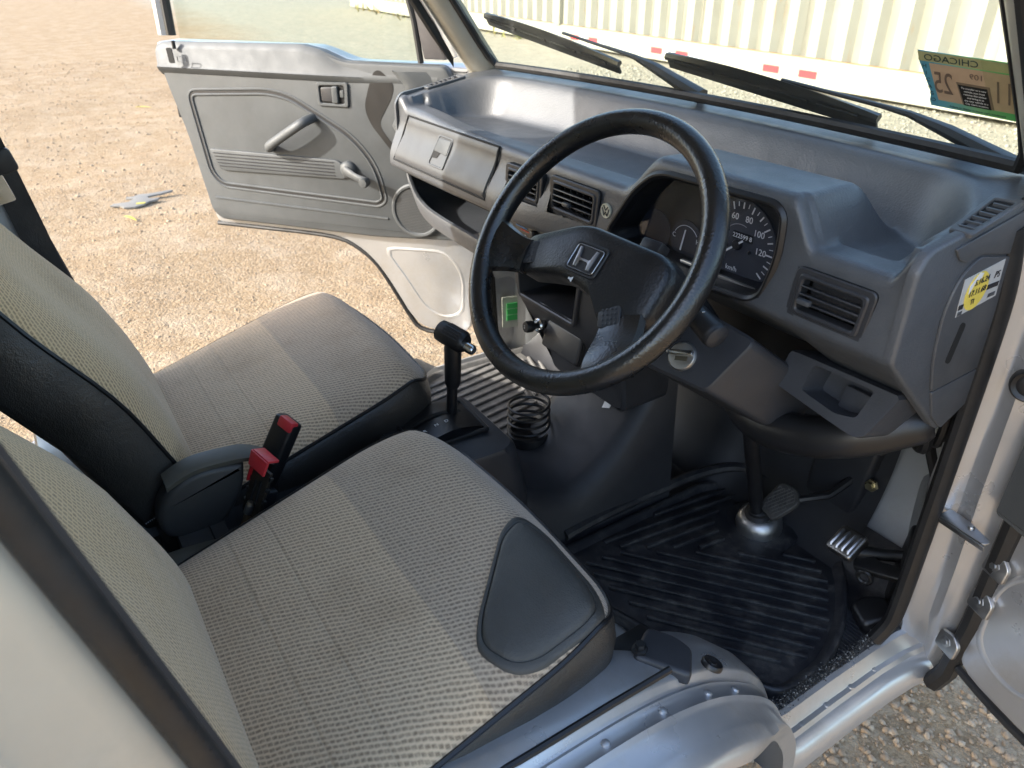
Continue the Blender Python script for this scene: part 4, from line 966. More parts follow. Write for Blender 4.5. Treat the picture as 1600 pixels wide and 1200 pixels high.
stalk((.372, .052, .630), (.472, .038, .602), "right hand control stalk with printed symbols")
stalk((.262, .05, .62), (.165, .022, .585), "left hand control stalk behind the wheel")
hz = mesh("hazard_switch", *boxf(frame(WC + ax * .075 + wfr[1] * .035 + wfr[2] * .046, WN, wfr[1]), 0, 0, 0, (.032, .016, .022), .003), M_dark, T)
mesh("shroud_label", *boxf(frame(WC + ax * .085 + wfr[1] * .0685 + wfr[2] * -.0, wfr[1], wfr[2]), 0, 0, .0005, (.05, .035, .002), .001), M_blk, col)
for i in range(2): text("shroud_print", "+ OFF +", .008, frame(WC + ax * (.075 + .014 * i) + wfr[1] * .0706 + wfr[2] * .004, wfr[1], wfr[2]), M_beltwhite, col)
# steering shaft, chrome boot, knee bar
mesh("knee_bar", *tube(spline([(.26, .34, .42), (.32, .29, .382), (.39, .265, .362), (.47, .262, .380), (.54, .28, .414), (.60, .33, .455)], 5), [.025] + [.031] * 24 + [.025], 16), M_blk, T)
sh_ = mesh("steering_shaft", *tube([(.322, .30, .42), (.318, .36, .25), (.312, .43, .05), (.312, .435, .03)], [.014, .014, .013, .013], 14), M_blk, T)
mesh("shaft_boot", *lathe([(.044, -.01), (.044, .012), (.040, .024), (.030, .032), (.022, .033)], frame((.312, .445, .012), (-.0, -.25, 1)), 28), metal("boot_aluminium", (.58, .58, .57), .38), sh_)
mesh("boot_ring", *lathe([(.026, .028), (.027, .036), (.021, .040), (.020, .046), (.015, .05)], frame((.312, .445, .012), (-.0, -.25, 1)), 24), M_rub, sh_)
mesh("boot_flange", *lathe([(.075, -.006), (.073, .002), (.06, .006), (.046, .005)], frame((.312, .450, .004), (0, -.15, 1)), 32), M_mat, sh_)
mesh("brake_booster_bracket", *prism(rnd([(-.05, -.16), (.055, -.18), (.07, .05), (.03, .14), (-.05, .14)], .02), frame((.38, .60, .20), (0, -1, .1), (1, 0, 0)), .05, .01), M_dark, T)
mesh("bracket_bolt", *lathe([(.007, .012), (.007, .004), (.012, .003), (.012, -.002)], frame((.452, .548, .155), (0, -1, .2)), 6), metal("brass", (.55, .48, .30), .3), T)
# pedals
pf = frame((.345, .452, .085), (-.10, -.62, .78), (1, -.1, .1))
gp = mesh("accelerator_pedal", *prism(rnd([(-.030, -.030), (.014, -.040), (.034, .016), (.012, .038), (-.024, .034)], .012), pf, .010, .003), rubber("pedal_rubber", (.05, .047, .042), .7), T)
g = G()
for i in range(-4, 5):
    for s_ in (1, -1):
        a = i * .008; p0 = V((a - .03 * s_ * .6, -.03)); p1 = V((a + .03 * s_ * .6, .03)); pts = [p0.lerp(p1, t) for t in np.linspace(0, 1, 13)]
        pts = [p for p in pts if inpoly(p.x, p.y, [(-.025, -.025), (.012, -.033), (.028, .015), (.010, .032), (-.020, .028)])]
        if len(pts) > 1: g.add(tube([P(pf, p.x, p.y, .0102) for p in (pts[0], pts[-1])], .0010, 4))
tag(g.out("tread_ridges", rubber("pedal_ridge", (.075, .07, .062), .7), gp, smooth=False), kind="stuff")
mesh("pedal_arm", *tube([P(pf, .02, .02, .002), (.40, .51, .115), (.42, .57, .16)], [.007, .008, .008], 8), M_blk, gp)
pf = frame((.500, .425, .110), (-.15, -.55, .82), (.92, -.05, .12))
bp = mesh("brake_pedal", *prism(rnd([(-.026, -.024), (.024, -.026), (.027, .026), (-.022, .028)], .008), pf, .014, .004), metal("worn_pedal_metal", (.32, .31, .29), .35), T)
for i in range(4):
    x = -.0165 + i * .0112; mesh("pedal_rib", *tube([P(pf, x, -.017, .0135), P(pf, x, -.015, .0155), P(pf, x + .002, .014, .0155), P(pf, x + .002, .017, .0135)], .0036, 8), M_steel, bp)
mesh("pedal_arm", *prism(rnd([(-.01, -.02), (.03, -.026), (.09, -.03), (.10, -.005), (.03, .0), (.012, .012), (-.012, .008)], .006), frame((.525, .440, .085), (-.1, -.4, .9), (.8, .35, .1)), .012, .003), M_blkmetal, bp)
mesh("pedal_arm", *tube([(.512, .436, .10), (.545, .47, .10), (.585, .50, .11), (.60, .52, .13)], .011, 10), M_blkmetal, bp)
mesh("arm_ring", *tube([V((.545, .42, .075)) + V((math.cos(a), 0.2 * math.cos(a), math.sin(a))) * .011 for a in np.linspace(0, 6.28, 17)[:-1]], .004, 8, closed=True), M_blkmetal, bp)
mesh("pedal_housing", *prism(rnd([(-.02, -.06), (.06, -.07), (.065, .06), (.02, .09), (-.02, .03)], .02), frame((.59, .475, .085), (-.9, -.45, .05), (-.4, .9, 0)), .02, .006), M_blk, T)
mesh("pedal_housing", *prism(rnd([(-.025, -.03), (.03, -.028), (.035, .02), (.0, .035), (-.03, .02)], .012), frame((.578, .425, .0), (-.2, -.3, 1), (.6, .8, 0)), .03, .010), M_blk, T)
# wiring hanging at the driver side end
for pts, r_ in (([(.575, .36, .455), (.585, .38, .40), (.575, .40, .365), (.555, .41, .37), (.55, .40, .42), (.57, .37, .46)], .0085), ([(.59, .40, .47), (.592, .405, .42), (.588, .41, .38), (.57, .43, .36), (.585, .45, .30), (.60, .46, .25)], .0075), ([(.545, .35, .46), (.56, .37, .435), (.60, .39, .455)], .006), ([(.53, .34, .44), (.545, .36, .415), (.56, .40, .41), (.60, .42, .43)], .005), ([(.57, .35, .47), (.60, .385, .475), (.612, .42, .48)], .007)):
    mesh("wiring_loom", *tube(spline(pts, 7), r_, 8), M_rub, T)
mesh("loom_clip", *box((.597, .46, .245), (.02, .03, .02), None, .004), M_blk, T)
mesh("cable_tie", *tube(spline([(.553, .385, .405), (.56, .38, .385), (.556, .375, .375)], 4), .0022, 6), M_white, T)
mesh("mount_bolt", *lathe([(.006, .01), (.006, .003), (.010, .002), (.010, -.002)], frame((.548, .292, .432), (-.1, -1, -.2)), 6), metal("brass2", (.55, .48, .30), .3), T)
mesh("mount_bracket", *box((.556, .31, .42), (.05, .03, .05), Matrix.Rotation(R(20), 3, 'Y'), .004), M_blkmetal, T)
# lower centre cover (tunnel hump) between the footwells
secs = []
for y, zt, xl, xr, wl in ((-.03, .165, -.105, .105, .02), (.02, .150, -.105, .112, .02), (.07, .120, -.110, .116, .02), (.12, .105, -.115, .120, .02), (.17, .120, -.115, .122, .02), (.22, .160, -.110, .124, .02), (.27, .225, -.105, .126, .02), (.32, .30, -.10, .128, .02), (.36, .36, -.10, .13, .02)):
    secs.append([(xl - wl - .02, y, -.01), (xl - wl, y, zt * .45), (xl - .006, y, zt - .035), (xl + .006, y, zt - .012), (xl + .03, y, zt - .002), (0, y, zt), (xr - .035, y, zt - .002), (xr - .010, y, zt - .014), (xr + .002, y, zt - .04), (xr + .010, y, zt * .45), (xr + .020, y, -.01)])
secs2 = []
for i in range(len(secs[0])):
    secs2.append(spline([s_[i] for s_ in secs], 4))
g = G(); g.add(loft([[c[j] for c in secs2] for j in range(len(secs2[0]))], False)); hump = g.out("tunnel_hump", plastic("hump_plastic", (.020, .021, .025), .55, 400, .2), T, ang=60)
mesh("paper_scrap_stuck", *prism([(-.010, -.006), (.008, -.007), (.011, .005), (-.006, .008)], frame((.045, .262, .214), (0, -.78, .62), (.9, .3, .3)), .0012), M_white, hump, smooth=False)
# firewall carpet panel, driver side
for xa, xb, nm in ((-.60, .47, M_dark),):
    prof_ = spline([(0, .06, -.004), (0, .30, -.006), (0, .43, -.004), (0, .49, .018), (0, .545, .095), (0, .575, .22), (0, .57, .40), (0, .52, .54)], 6)
    g = G(); g.add(loft([[(x, p.y - .035 * ss(.22, .12, abs(x)) * ss(.45, .5, p.y), p.z) for p in prof_] for x in np.linspace(xa, xb, 40)], False)); g.out("firewall_carpet", nm, T)
g = G(); g.add(loft([[(x, p.y, p.z) for p in spline([(0, .30, -.0055), (0, .46, -.004), (0, .50, .02), (0, .54, .075)], 5)] for x in np.linspace(.44, .585, 8)], False)); g.out("toe_pad", M_mat, T)
# ---------------------------------------------------------------- gear console
top = .255
po = rnd([(-.110, -.185), (.105, -.185), (.112, -.005), (.090, .018), (-.085, .022), (-.112, .0)], [.01, .01, .03, .02, .03, .02])
rings = [[(a * 1.10, b + (.045 if b > -.05 else 0), .02) for a, b in po], [(a * 1.04, b + (.018 if b > -.05 else 0), .15) for a, b in po], [(a, b, top - .010 - (.012 if b > -.02 else 0)) for a, b in po], [(a, b, top - .003 - (.010 if b > -.02 else 0)) for a, b in inset(po, .003)], [(a, b, top - (.006 if b > -.03 else 0)) for a, b in inset(po, .010)]]
g = G(); g.add(loft(rings)); gc = g.out("gear_console", M_cons, T, ang=30)
gp_ = rnd([(-.075, -.150), (.042, -.150), (.046, -.010), (-.072, -.002)], [.008, .01, .008, .008])
fr = frame((0, 0, top - .001), (0, 0, 1))
mesh("shift_gate_rim", *ringprism(gp_, inset(gp_, .008), fr, .006, .002), M_blk, gc)
arcp = [(y, top + .002 + .016 * math.sin(max(0, min(1, (y + .145) / .135)) * math.pi)) for y in np.linspace(-.145, -.012, 15)]
g = G(); g.add(loft([[(x, y + (.004 if x < 0 else 0), z - .0015 * abs(x) / .05) for y, z in arcp] for x in (-.066, -.04, -.012, .012, .034)], False)); g.out("shift_plate", M_blk, gc)
mesh("shift_slot", *loft([[(-.030 + dx, y, z + .0012) for y, z in arcp[2:-2]] for dx in (0, .010)], False), M_void, gc, smooth=False)
for ch, y in (("R", -.118), ("P", -.135), ("N", -.095), ("D", -.075)):
    zz = np.interp(y, [a for a, b in arcp], [b for a, b in arcp]); text("gear_letter", ch, .010, frame((.004, y, zz + .001), (0, -.2, 1), (0, 1, .2)), M_white, gc)
lv = mesh("shift_lever", *tube([(-.025, -.050, .25), (-.022, -.048, .30), (-.020, -.046, .345)], .0095, 12), M_blk, T)
mesh("lever_sleeve", *tube([(-.0205, -.0465, .325), (-.020, -.046, .333), (-.018, -.044, .40), (-.018, -.043, .415)], [.012, .0145, .0155, .014], 14), M_blk, lv)
kd = V((.93, .30, -.16)).normalized(); kc = V((-.012, -.042, .421))
kn = mesh("shift_knob", *tube([kc - kd * .036, kc - kd * .033, kc - kd * .02, kc + kd * .018, kc + kd * .024], [.014, .0185, .0195, .0195, .015], 24), M_blk, lv)
for a in np.linspace(R(20), R(160), 9): 
    pass
mesh("shift_button", *tube([kc + kd * .022 + V((0, 0, -.004)), kc + kd * .040 + V((0, 0, -.004)), kc + kd * .043 + V((0, 0, -.004))], [.0090, .0090, .0065], 18), M_chrome, lv)
rb = G()
for i in range(9):
    a = R(30 + i * 15); f = frame(kc, kd, (0, 0, 1)); rb.add(tube([P(f, .0193 * math.sin(a), .0193 * math.cos(a), -.018), P(f, .0193 * math.sin(a), .0193 * math.cos(a), .016)], .0012, 5))
rb.out("knob_ribs", M_blk, lv)
# spring coil cup holder standing on the hump
coilc = V((-.076, .158, .110)); turns = 4.3; n = 150; pth = []
for i in range(n + 1):
    t = i / n; a = t * turns * 2 * math.pi; pth.append(coilc + V((.042 * math.cos(a), .042 * math.sin(a), .012 + .074 * t)))
ch = tag(mesh("coil_cup_holder", *tube(pth, .0030, 8), M_blk), "black wire coil cup holder standing on the centre floor hump", "cup holder")
mesh("holder_base", *lathe([(.044, -.03), (.046, .004), (.045, .014), (.039, .016), (.037, .008), (.0001, .006)], frame(tuple(coilc), (0, 0, 1)), 32), M_blk, ch)
mesh("wire_end", *tube([pth[-1], pth[-1] + V((.002, .005, .002))], [.0045, .0042], 8), M_blk, ch)
# ---------------------------------------------------------------- seats
M_rcov = plastic("recliner_cover_plastic", (.038, .037, .035), .5, 600, .1)
M_rtrim = plastic("recliner_trim_plastic", (.085, .080, .064), .5, 600, .1)
def seat(xc, yf, sx, label, patch):
    """cushion outline in plan, front edge at yf; sx = +1 outer side is to the right"""
    W = .250
    def zc(y): d = yf - y; return .352 - .30 * max(0, d - .06) + .004 * ss(0, .09, d) - .030 * ss(.06, -.01, d)
    ol = rnd([(-W, -.50), (W, -.50), (W, -.10), (W - .012, -.035), (W - .06, -.004), (0, .006), (-W + .07, -.004), (-W + .020, -.05), (-W, -.12)], [.03, .03, .06, .05, .06, .2, .07, .07, .08], 5)
    c0 = (0, -.22); rings = []; uv = []; verts = []; N_ = len(ol)
    SS = [.05, .2, .35, .5, .62, .72, .8, .86, .91, .95, .975, 1.0]
    for s_ in SS:
        for a, b in ol:
            x = c0[0] + (a - c0[0]) * s_; y = c0[1] + (b - c0[1]) * s_
            e = .022 * (s_ ** 9); hump = .010 * (1 - min(1, abs(x) / W) ** 2) - .008 * math.exp(-((x / .10) ** 2 + ((y + .27) / .11) ** 2))
            verts.append((xc + x, yf + y, zc(yf + y) - e + hump)); uv.append((x + xc, -y))
    f_ = []
    for i in range(len(SS) - 1):
        for j in range(N_): k_ = (j + 1) % N_; f_.append((i * N_ + j, i * N_ + k_, (i + 1) * N_ + k_, (i + 1) * N_ + j))
    f_.append(tuple(range(N_)))
    st = mesh("seat", verts, f_, M_fab, T, uv=uv, ang=80, label=label)
    edge = [V(p) for p in verts[-N_:]]
    # vinyl skirt
    rings = []
    for dz, out in ((.0, .0), (-.010, .006), (-.035, .010), (-.07, .008), (-.10, .0), (-.12, -.015)):
        r_ = []
        for p in edge:
            d = V((p.x - xc, (p.y - (yf - .22)) * .9, 0)); d.normalize(); q = p + d * out; q.z = max(.10, p.z + dz * (1.0 if p.y > yf - .1 else .95)); r_.append(q)
        rings.append(r_)
    g = G(); g.add(loft(rings, True, (False, False))); g.out("cushion_skirt", M_vin, st)
    mesh("cushion_piping", *tube(edge, .0035, 6, closed=True), M_blk, st)
    if patch:
        pp = rnd([(.060, -.050), (.092, -.034), (.205, -.037), (.238, -.052), (.246, -.080), (.246, -.150), (.232, -.180), (.190, -.198), (.160, -.180), (.068, -.088)], [.015, .02, .03, .02, .02, .02, .02, .03, .04, .03], 5)
        pp = [(a * .985 + .002, b + .010) for a, b in pp]
        cp = (.165, -.110)
        def zs(x, y):   # height of the cushion surface
            best = None
            th = math.atan2(y - c0[1], x - c0[0])
            q_ = ray_to([(a, b) for a, b in ol], th, c0); s_ = math.hypot(x - c0[0], y - c0[1]) / math.hypot(q_[0] - c0[0], q_[1] - c0[1])
            return zc(yf + y) - .022 * s_ ** 9 + .010 * (1 - min(1, abs(x) / W) ** 2) - .008 * math.exp(-((x / .10) ** 2 + ((y + .27) / .11) ** 2))
        rr = []
        for s_, h in ((1.0, -.001), (.99, .0025), (.965, .004), (.93, .004), (.895, .0035), (.88, .0015), (.865, .0030), (.84, .0050), (.78, .006), (.65, .0065), (.4, .007), (.1, .007)):
            rr.append([V((xc + cp[0] + (a - cp[0]) * s_, yf + cp[1] + (b - cp[1]) * s_, zs(cp[0] + (a - cp[0]) * s_, cp[1] + (b - cp[1]) * s_) + h)) for a, b in pp])
        g = G(); g.add(loft(rr, True, (False, True))); g.out("vinyl_wear_patch", M_ving, st, ang=60, label="grey vinyl wear patch on the front outer corner of the cushion")
    # backrest: plane leaning back
    O = V((xc, yf - .415, .255)); ux = V((1, 0, 0)); rc = R(26.5); uyv = V((0, -math.sin(rc), math.cos(rc))); un_ = V((0, math.cos(rc), math.sin(rc)))
    BW = .232
    ol2 = rnd([(-BW, -.02), (BW, -.02), (BW + .004, .25), (BW - .02, .50), (BW - .075, .66), (-BW + .075, .66), (-BW + .02, .50), (-BW - .004, .25)], [.05, .05, .1, .1, .07, .07, .1, .1], 6)
    c0b = (0, .30); verts = []; uv = []; N2 = len(ol2)
    def hb(x, y): return .020 * math.exp(-((y - .20) / .13) ** 2) - .016 * math.exp(-(x / .09) ** 2) * ss(.5, .3, y) + .012 * (1 - min(1, abs(x) / BW) ** 2)
    for s_ in SS:
        for a, b in ol2:
            x = c0b[0] + (a - c0b[0]) * s_; y = c0b[1] + (b - c0b[1]) * s_; p = O + ux * x + uyv * y + un_ * (hb(x, y) - .022 * s_ ** 6)
            verts.append(tuple(p)); uv.append((x + xc, y))
    f_ = [(i * N2 + j, i * N2 + (j + 1) % N2, (i + 1) * N2 + (j + 1) % N2, (i + 1) * N2 + j) for i in range(len(SS) - 1) for j in range(N2)] + [tuple(range(N2))]
    mesh("backrest", verts, f_, M_fab_lit, st, uv=uv, ang=80)
    eb = [V(p) for p in verts[-N2:]]
    rings = [[p + un_ * d + (V((p.x - xc, 0, 0)).normalized() * o if abs(p.x - xc) > .05 else V()) for p in eb] for d, o in ((0, 0), (-.010, .005), (-.045, .009), (-.085, .004), (-.10, -.006), (-.108, -.03))]
    g = G(); g.add(loft(rings, True, (False, True))); g.out("backrest_shell", M_vin, st)
    mesh("backrest_piping", *tube(eb, .0035, 6, closed=True), M_blk, st)
    stv = G()                                            # stitched hem low on the shell side
    for i in range(26):
        p = O + ux * (-sx * (BW + .012)) + uyv * (.012 + .012 * i / 26) + un_ * (-.025 - .085 * i / 26); stv.add(box(p, (.0012, .0018, .0018)))
    tag(stv.out("stitching", M_beltwhite, st, smooth=False), kind="stuff")
    # recliner cover on the inner side
    xi = xc - sx * (W + .012)
    cov = rnd([(-.150, -.045), (-.065, -.062), (-.02, .005), (-.012, .050), (-.075, .062), (-.120, .050), (-.152, .008)], [.05, .04, .02, .008, .03, .04, .05], 5)
    fr = (V((xi + sx * .012, yf - .355, .256 if sx < 0 else .158)), V((0, 1, 0)), V((0, 0, 1)), V((-sx, 0, 0)))
    mesh("recliner_cover", *prism(cov, fr, .034, .012), M_rcov, st)
    top_ = spline([(0, -.128, .048), (0, -.10, .060), (0, -.075, .064), (0, -.04, .062), (0, -.005, .056), (0, .03, .035)], 4)
    g = G(); g.add(loft([[P(fr, p.y, p.z + dz, q) for q, dz in ((-.004, .0), (.0, .007), (.030, .007), (.036, .002), (.034, -.006))] for p in top_])); g.out("recliner_trim", M_rtrim, st)
    # seat rail
    g = G(); g.add(box((xi + sx * .045, yf - .28, .145), (.03, .38, .05), None, .004)); g.out("seat_rail", M_blkmetal, st)
    return st
seat(.310, -.122, 1, "driver seat in grey beige woven cloth with a vinyl patch on its front corner", True)
seat(-.302, -.048, -1, "passenger seat in grey beige woven cloth beside the open far door", False)
# ---------------------------------------------------------------- belt buckles, brake tray
bfr = frame((-.046, -.385, .262), (.25, .52, .82), (.90, .15, -.25))
def bar(fr, w_, d_, h, bev): return prism(rnd([(-w_, -d_), (w_, -d_), (w_, d_), (-w_, d_)], bev), fr, h, bev * .6, True)
f1 = frame((-.040, -.392, .245), (.02, .50, .86), (.92, .38, -.05))
bk = mesh("seat_belt_buckle", *bar(f1, .0215, .0125, .118, .007), M_blk, T, label="whole black belt buckle with red release bar")
mesh("release_bar", *boxf(f1, .006, -.006, .112, (.030, .016, .018), .003), M_red, bk)
mesh("buckle_sleeve", *prism(rnd([(-.024, -.012), (.024, -.012), (.030, .012), (-.030, .012)], .006), frame((-.040, -.425, .165), (.02, .38, .92), (.92, .30, -.05)), .085, .004), M_dark, bk)
mesh("sleeve_screw", *lathe([(.006, 0), (.006, .003), (.004, .003), (.004, .001), (.0001, .001)], frame((-.012, -.412, .195), (.6, -.6, .4)), 12), M_blk, bk)
f2 = frame((.020, -.430, .236), (.02, .40, .92), (.95, .30, .0))
bk = mesh("seat_belt_buckle", *prism(rnd([(-.021, -.003), (.019, -.003), (.019, .003), (-.021, .003)], .001), f2, .084, .001), metal("bare_buckle_plate", (.045, .038, .030), .4, .5), T, label="broken belt buckle with its cover gone and bare mechanism showing")
mesh("release_bar", *prism([(-.020, 0), (.019, 0), (.021, .024), (-.022, .024)], frame(P(f2, 0, -.012, .082), f2[3] * .0 - f2[2], f2[1]), .004, .001), M_red, bk)
mesh("release_bar_top", *boxf(f2, 0, -.004, .106, (.040, .020, .004), .001), M_red, bk)
mesh("red_side_spring", *boxf(f2, -.023, -.002, .075, (.003, .012, .05), .001), flat("dark_red", (.30, .01, .015), .4), bk)
for a, h in ((-.006, .040), (.006, .044)): mesh("buckle_slot", *boxf(f2, a, -.004, h, (.0035, .003, .040)), M_void, bk, smooth=False)
for s_ in (-1, 1):
    for i in range(4): mesh("plate_tooth", *boxf(f2, s_ * .0215, -.001, .016 + i * .02, (.006, .006, .007), .001), M_blkmetal, bk)
mesh("spring_pin", *tube([P(f2, -.002, -.006, .004), P(f2, -.001, -.007, .020)], [.0065, .0060], 12), M_steel, bk)
mesh("pin_head", *tube([P(f2, -.001, -.007, .019), P(f2, -.001, -.007, .025)], [.0055, .005], 12), metal("pale_pin", (.6, .53, .42), .4), bk)
mesh("buckle_stalk", *tube([P(f2, -.005, .0, .004), (.012, -.446, .205), (.004, -.460, .17)], [.007, .0065, .007], 10), metal("rusty_cable", (.12, .085, .05), .6, .3), bk)
mesh("stalk_sleeve", *tube([(.0095, -.449, .196), (.004, -.460, .17), (-.002, -.48, .11)], [.0105, .0108, .011], 14), M_rub, bk)
# parking brake tray
g = G(); tf_ = frame((-.008, -.43, .170), (0, 0, 1))
po = rnd([(-.055, -.105), (.045, -.105), (.05, .17), (-.06, .17)], .012); pi_ = rnd([(-.036, -.035), (.026, -.035), (.030, .15), (-.038, .15)], .010)
cc = (-.005, .05); rO = [ray_to(po, a, cc) for a in AN]; rI = [ray_to(pi_, a, cc) for a in AN]
g.add(loft([[P(tf_, x * 1.05, y, -.08) for x, y in rO], [P(tf_, x, y, .036) for x, y in rO], [P(tf_, x * .96, y * .985, .042) for x, y in rO], [P(tf_, x, y, .043) for x, y in rI], [P(tf_, x * .95, y * .98, .036) for x, y in rI], [P(tf_, x * .9, y * .96, .008) for x, y in rI]], True, (False, True)))
tr_ = g.out("brake_lever_tray", plastic("tray_plastic", (.050, .050, .050), .45, 400, .2), T, ang=40)
mesh("tray_seam", *box((-.013, -.488, .2105), (.096, .002, .010), None), M_void, tr_, smooth=False)
mesh("brake_lever", *tube(spline([(.012, -.36, .165), (.020, -.33, .200), (.022, -.28, .214), (.02, -.22, .205), (.015, -.15, .18)], 5), .015, 12), M_cons, T)
rails = [box((-.078, -.24, .215), (.016, .30, .03), Matrix.Rotation(R(-8), 3, 'X'), .003), box((-.060, -.26, .195), (.02, .26, .012), Matrix.Rotation(R(-10), 3, 'X'), .002)]
g = G(); [g.add(r_) for r_ in rails]; g.out("tunnel_trim", M_dark, T)
mesh("tunnel_mesh_plate", *box((-.035, -.24, .188), (.045, .16, .006), Matrix.Rotation(R(-6), 3, 'X'), .001), M_cons, T)
# passenger belt on the far B-post
bl = mesh("seat_belt", *loft([[(-.602, y - .046, z), (-.602, y - .044, z + .002), (-.603, y, z), (-.603, y - .001, z - .002)] for y, z in ((-.655, 1.1), (-.607, .80), (-.585, .65), (-.572, .55), (-.560, .45), (-.545, .30))]), vinyl("belt_webbing", (.030, .027, .025), .7), T)
bt = mesh("belt_tongue", *ringprism(rnd([(-.04, -.022), (.03, -.022), (.03, .022), (-.04, .022)], .008), rnd([(-.03, -.010), (-.012, -.010), (-.012, .010), (-.03, .010)], .003), frame((-.596, -.628, .632), (1, 0, .0), (0, .2, -.95)), .003, .001), M_chrome, bl)
mesh("tongue_grip", *prism(rnd([(-.022, -.028), (.018, -.028), (.018, .026), (-.022, .026)], .008), frame((-.597, -.610, .672), (1, 0, 0), (0, .2, -.95)), .010, .003), M_dark, bl)
# ---------------------------------------------------------------- doors (built in s,z: s from hinge, c towards the cab)
def door(fr, glassm, label, full=True):
    def q(s, z, c=0): return P(fr, s, z, c)
    sh = [(.040, .030), (.190, .030), (.235, .072), (.302, .180), (.376, .258), (.44, .284), (.52, .288), (.86, .286), (.900, .54), (.928, .64), (.945, .73), (.945, .785), (.46, .785), (.36, .752), (.02, .752), (.02, .30)]
    shr = rnd(sh, [.05, .03, .03, .05, .05, .03, .02, .02, .05, .03, .02, .01, .03, .03, .01, .02], 4)
    g = G(); rings = []
    for h, i_ in ((-.095, .0), (-.018, .0), (-.010, .003), (-.008, .012)): rings.append([P(fr, a, b, h) for a, b in (inset(shr, i_) if i_ else shr)])
    g.add(loft(rings)); d = g.out("door", M_silver, T, ang=30, label=label)
    # pressed lower panel
    em = rnd([(.290, .262), (.108, .272), (.062, .215), (.066, .098), (.125, .078), (.178, .104), (.235, .19)], [.03, .04, .04, .04, .03, .03, .03], 5)
    cc = (.145, .185); A_ = np.linspace(0, 2 * math.pi, 61)[:-1]; rO = [ray_to(em, a, cc) for a in A_]
    rg = [[q(cc[0] + (a - cc[0]) * s_, cc[1] + (b - cc[1]) * s_, h) for a, b in rO] for s_, h in ((1.12, -.0078), (1.06, -.0060), (1.02, -.0065), (.96, -.011), (.89, -.0175), (.82, -.0195), (.3, -.0195))]
    g = G(); g.add(loft(rg, True, (False, True))); g.out("pressed_panel", M_silver, d, ang=80)
    ed = [q(a, b, -.012) for a, b in [(.86, .283), (.70, .284), (.56, .285), (.46, .281), (.40, .266), (.34, .226), (.30, .175), (.26, .11), (.235, .068), (.20, .028), (.12, .022), (.05, .028)]]
    mesh("door_edge_seal", *tube(spline(ed, 3), .007, 8), M_rub, d)
    # window frame: rear upright, front upright and header
    for pts, r_ in (([(.925, .80), (.922, .90), (.905, 1.0), (.88, 1.10), (.85, 1.19)], .014),):
        mesh("window_frame", *tube([q(a, b, -.03) for a, b in pts], .020, 8, flat=(1, 1)), M_silver, d)
        mesh("window_channel", *tube([q(a - .022, b, -.026) for a, b in pts], .013, 8), M_rub, d)
    fp = [(.060, .775), (.085, .83), (.13, .90), (.20, .985), (.28, 1.07), (.40, 1.17), (.60, 1.22), (.85, 1.20)]
    mesh("window_frame", *tube(spline([q(a, b, -.028) for a, b in fp], 4), .017, 10), M_silver, d)
    mesh("mirror_base", *prism(rnd([(.090, .765), (.150, .765), (.163, .83), (.185, .95), (.13, .885)], [.004, .004, .01, .01, .02]), (fr[0] + fr[3] * -.045, fr[1], fr[2], fr[3]), .018, .003), flat("mirror_cover", (.075, .07, .072), .5), d)
    mesh("window_division", *tube([q(.160, .755, -.03), q(.172, .85, -.03), q(.205, .98, -.03)], .008, 8), M_rub, d)
    wg = [(.165, .74), (.90, .74), (.895, .95), (.85, 1.18), (.45, 1.185), (.30, 1.08), (.20, .97)]
    mesh("window_glass", *prism(wg, (fr[0] + fr[3] * -.055, fr[1], fr[2], fr[3]), .004), glassm, d, smooth=False)
    # trim board
    tb = [(.025, .322), (.30, .305), (.825, .306), (.850, .33), (.885, .56), (.912, .66), (.930, .745), (.928, .775), (.905, .787), (.475, .792), (.42, .782), (.355, .758), (.16, .757), (.075, .757), (.045, .70), (.025, .55)]
    tbr = rnd(tb, [.01, .02, .03, .03, .05, .03, .015, .012, .01, .04, .04, .04, .01, .015, .03, .03], 4)
    g = G(); g.add(loft([[P(fr, a, b, h) for a, b in (inset(tbr, i_) if i_ else tbr)] for h, i_ in ((-.008, 0), (.010, .0), (.016, .004), (.018, .010))])); t = g.out("door_trim", M_trim, T, ang=30, label="grey moulded trim board of the " + label)
    # upper shoulder, thicker
    shd = [(.09, .732), (.30, .727), (.40, .728), (.925, .733), (.932, .775), (.905, .789), (.475, .794), (.42, .784), (.355, .760), (.09, .759)]
    pf = lambda s: .009 * ss(.26, .44, s)
    rings = []
    for s_ in list(np.linspace(.095, .925, 60)):
        zt = np.interp(s_, [.09, .355, .42, .475, .905, .93], [.758, .759, .783, .793, .788, .776]); zl = .712 + .004 * s_; b = .018 + pf(s_)
        rings.append([q(s_, zl - .012, .012), q(s_, zl, .0185 + .006 * ss(.2, .4, s_)), q(s_, zl + .010, .020 + .010 * ss(.2, .45, s_)), q(s_, zl + .016, b * .80 + .004), q(s_, zt - .018, b * .80 + .002), q(s_, zt - .006, b * .62), q(s_, zt, .012), q(s_, zt - .002, -.02), q(s_, zl, -.004)])
    g = G(); g.add(loft(rings)); g.out("trim_shoulder", M_trim, t, ang=45)
    # moulded inner panel with double rim
    ip = rnd([(.846, .662), (.590, .676), (.520, .664), (.345, .572), (.285, .500), (.268, .415), (.288, .400), (.790, .412), (.822, .445)], [.025, .05, .06, .08, .06, .02, .02, .04, .05], 6)
    for d0, d1, h in ((-.010, -.003, .0205), (.003, .0095, .0215)): mesh("panel_rim", *ringprism(inset(ip, d0), inset(ip, d1), fr, h, .0020), M_trim, t)
    mesh("rim_groove", *ringprism(inset(ip, -.003), inset(ip, .003), fr, .0184, .0002), M_dark, t)
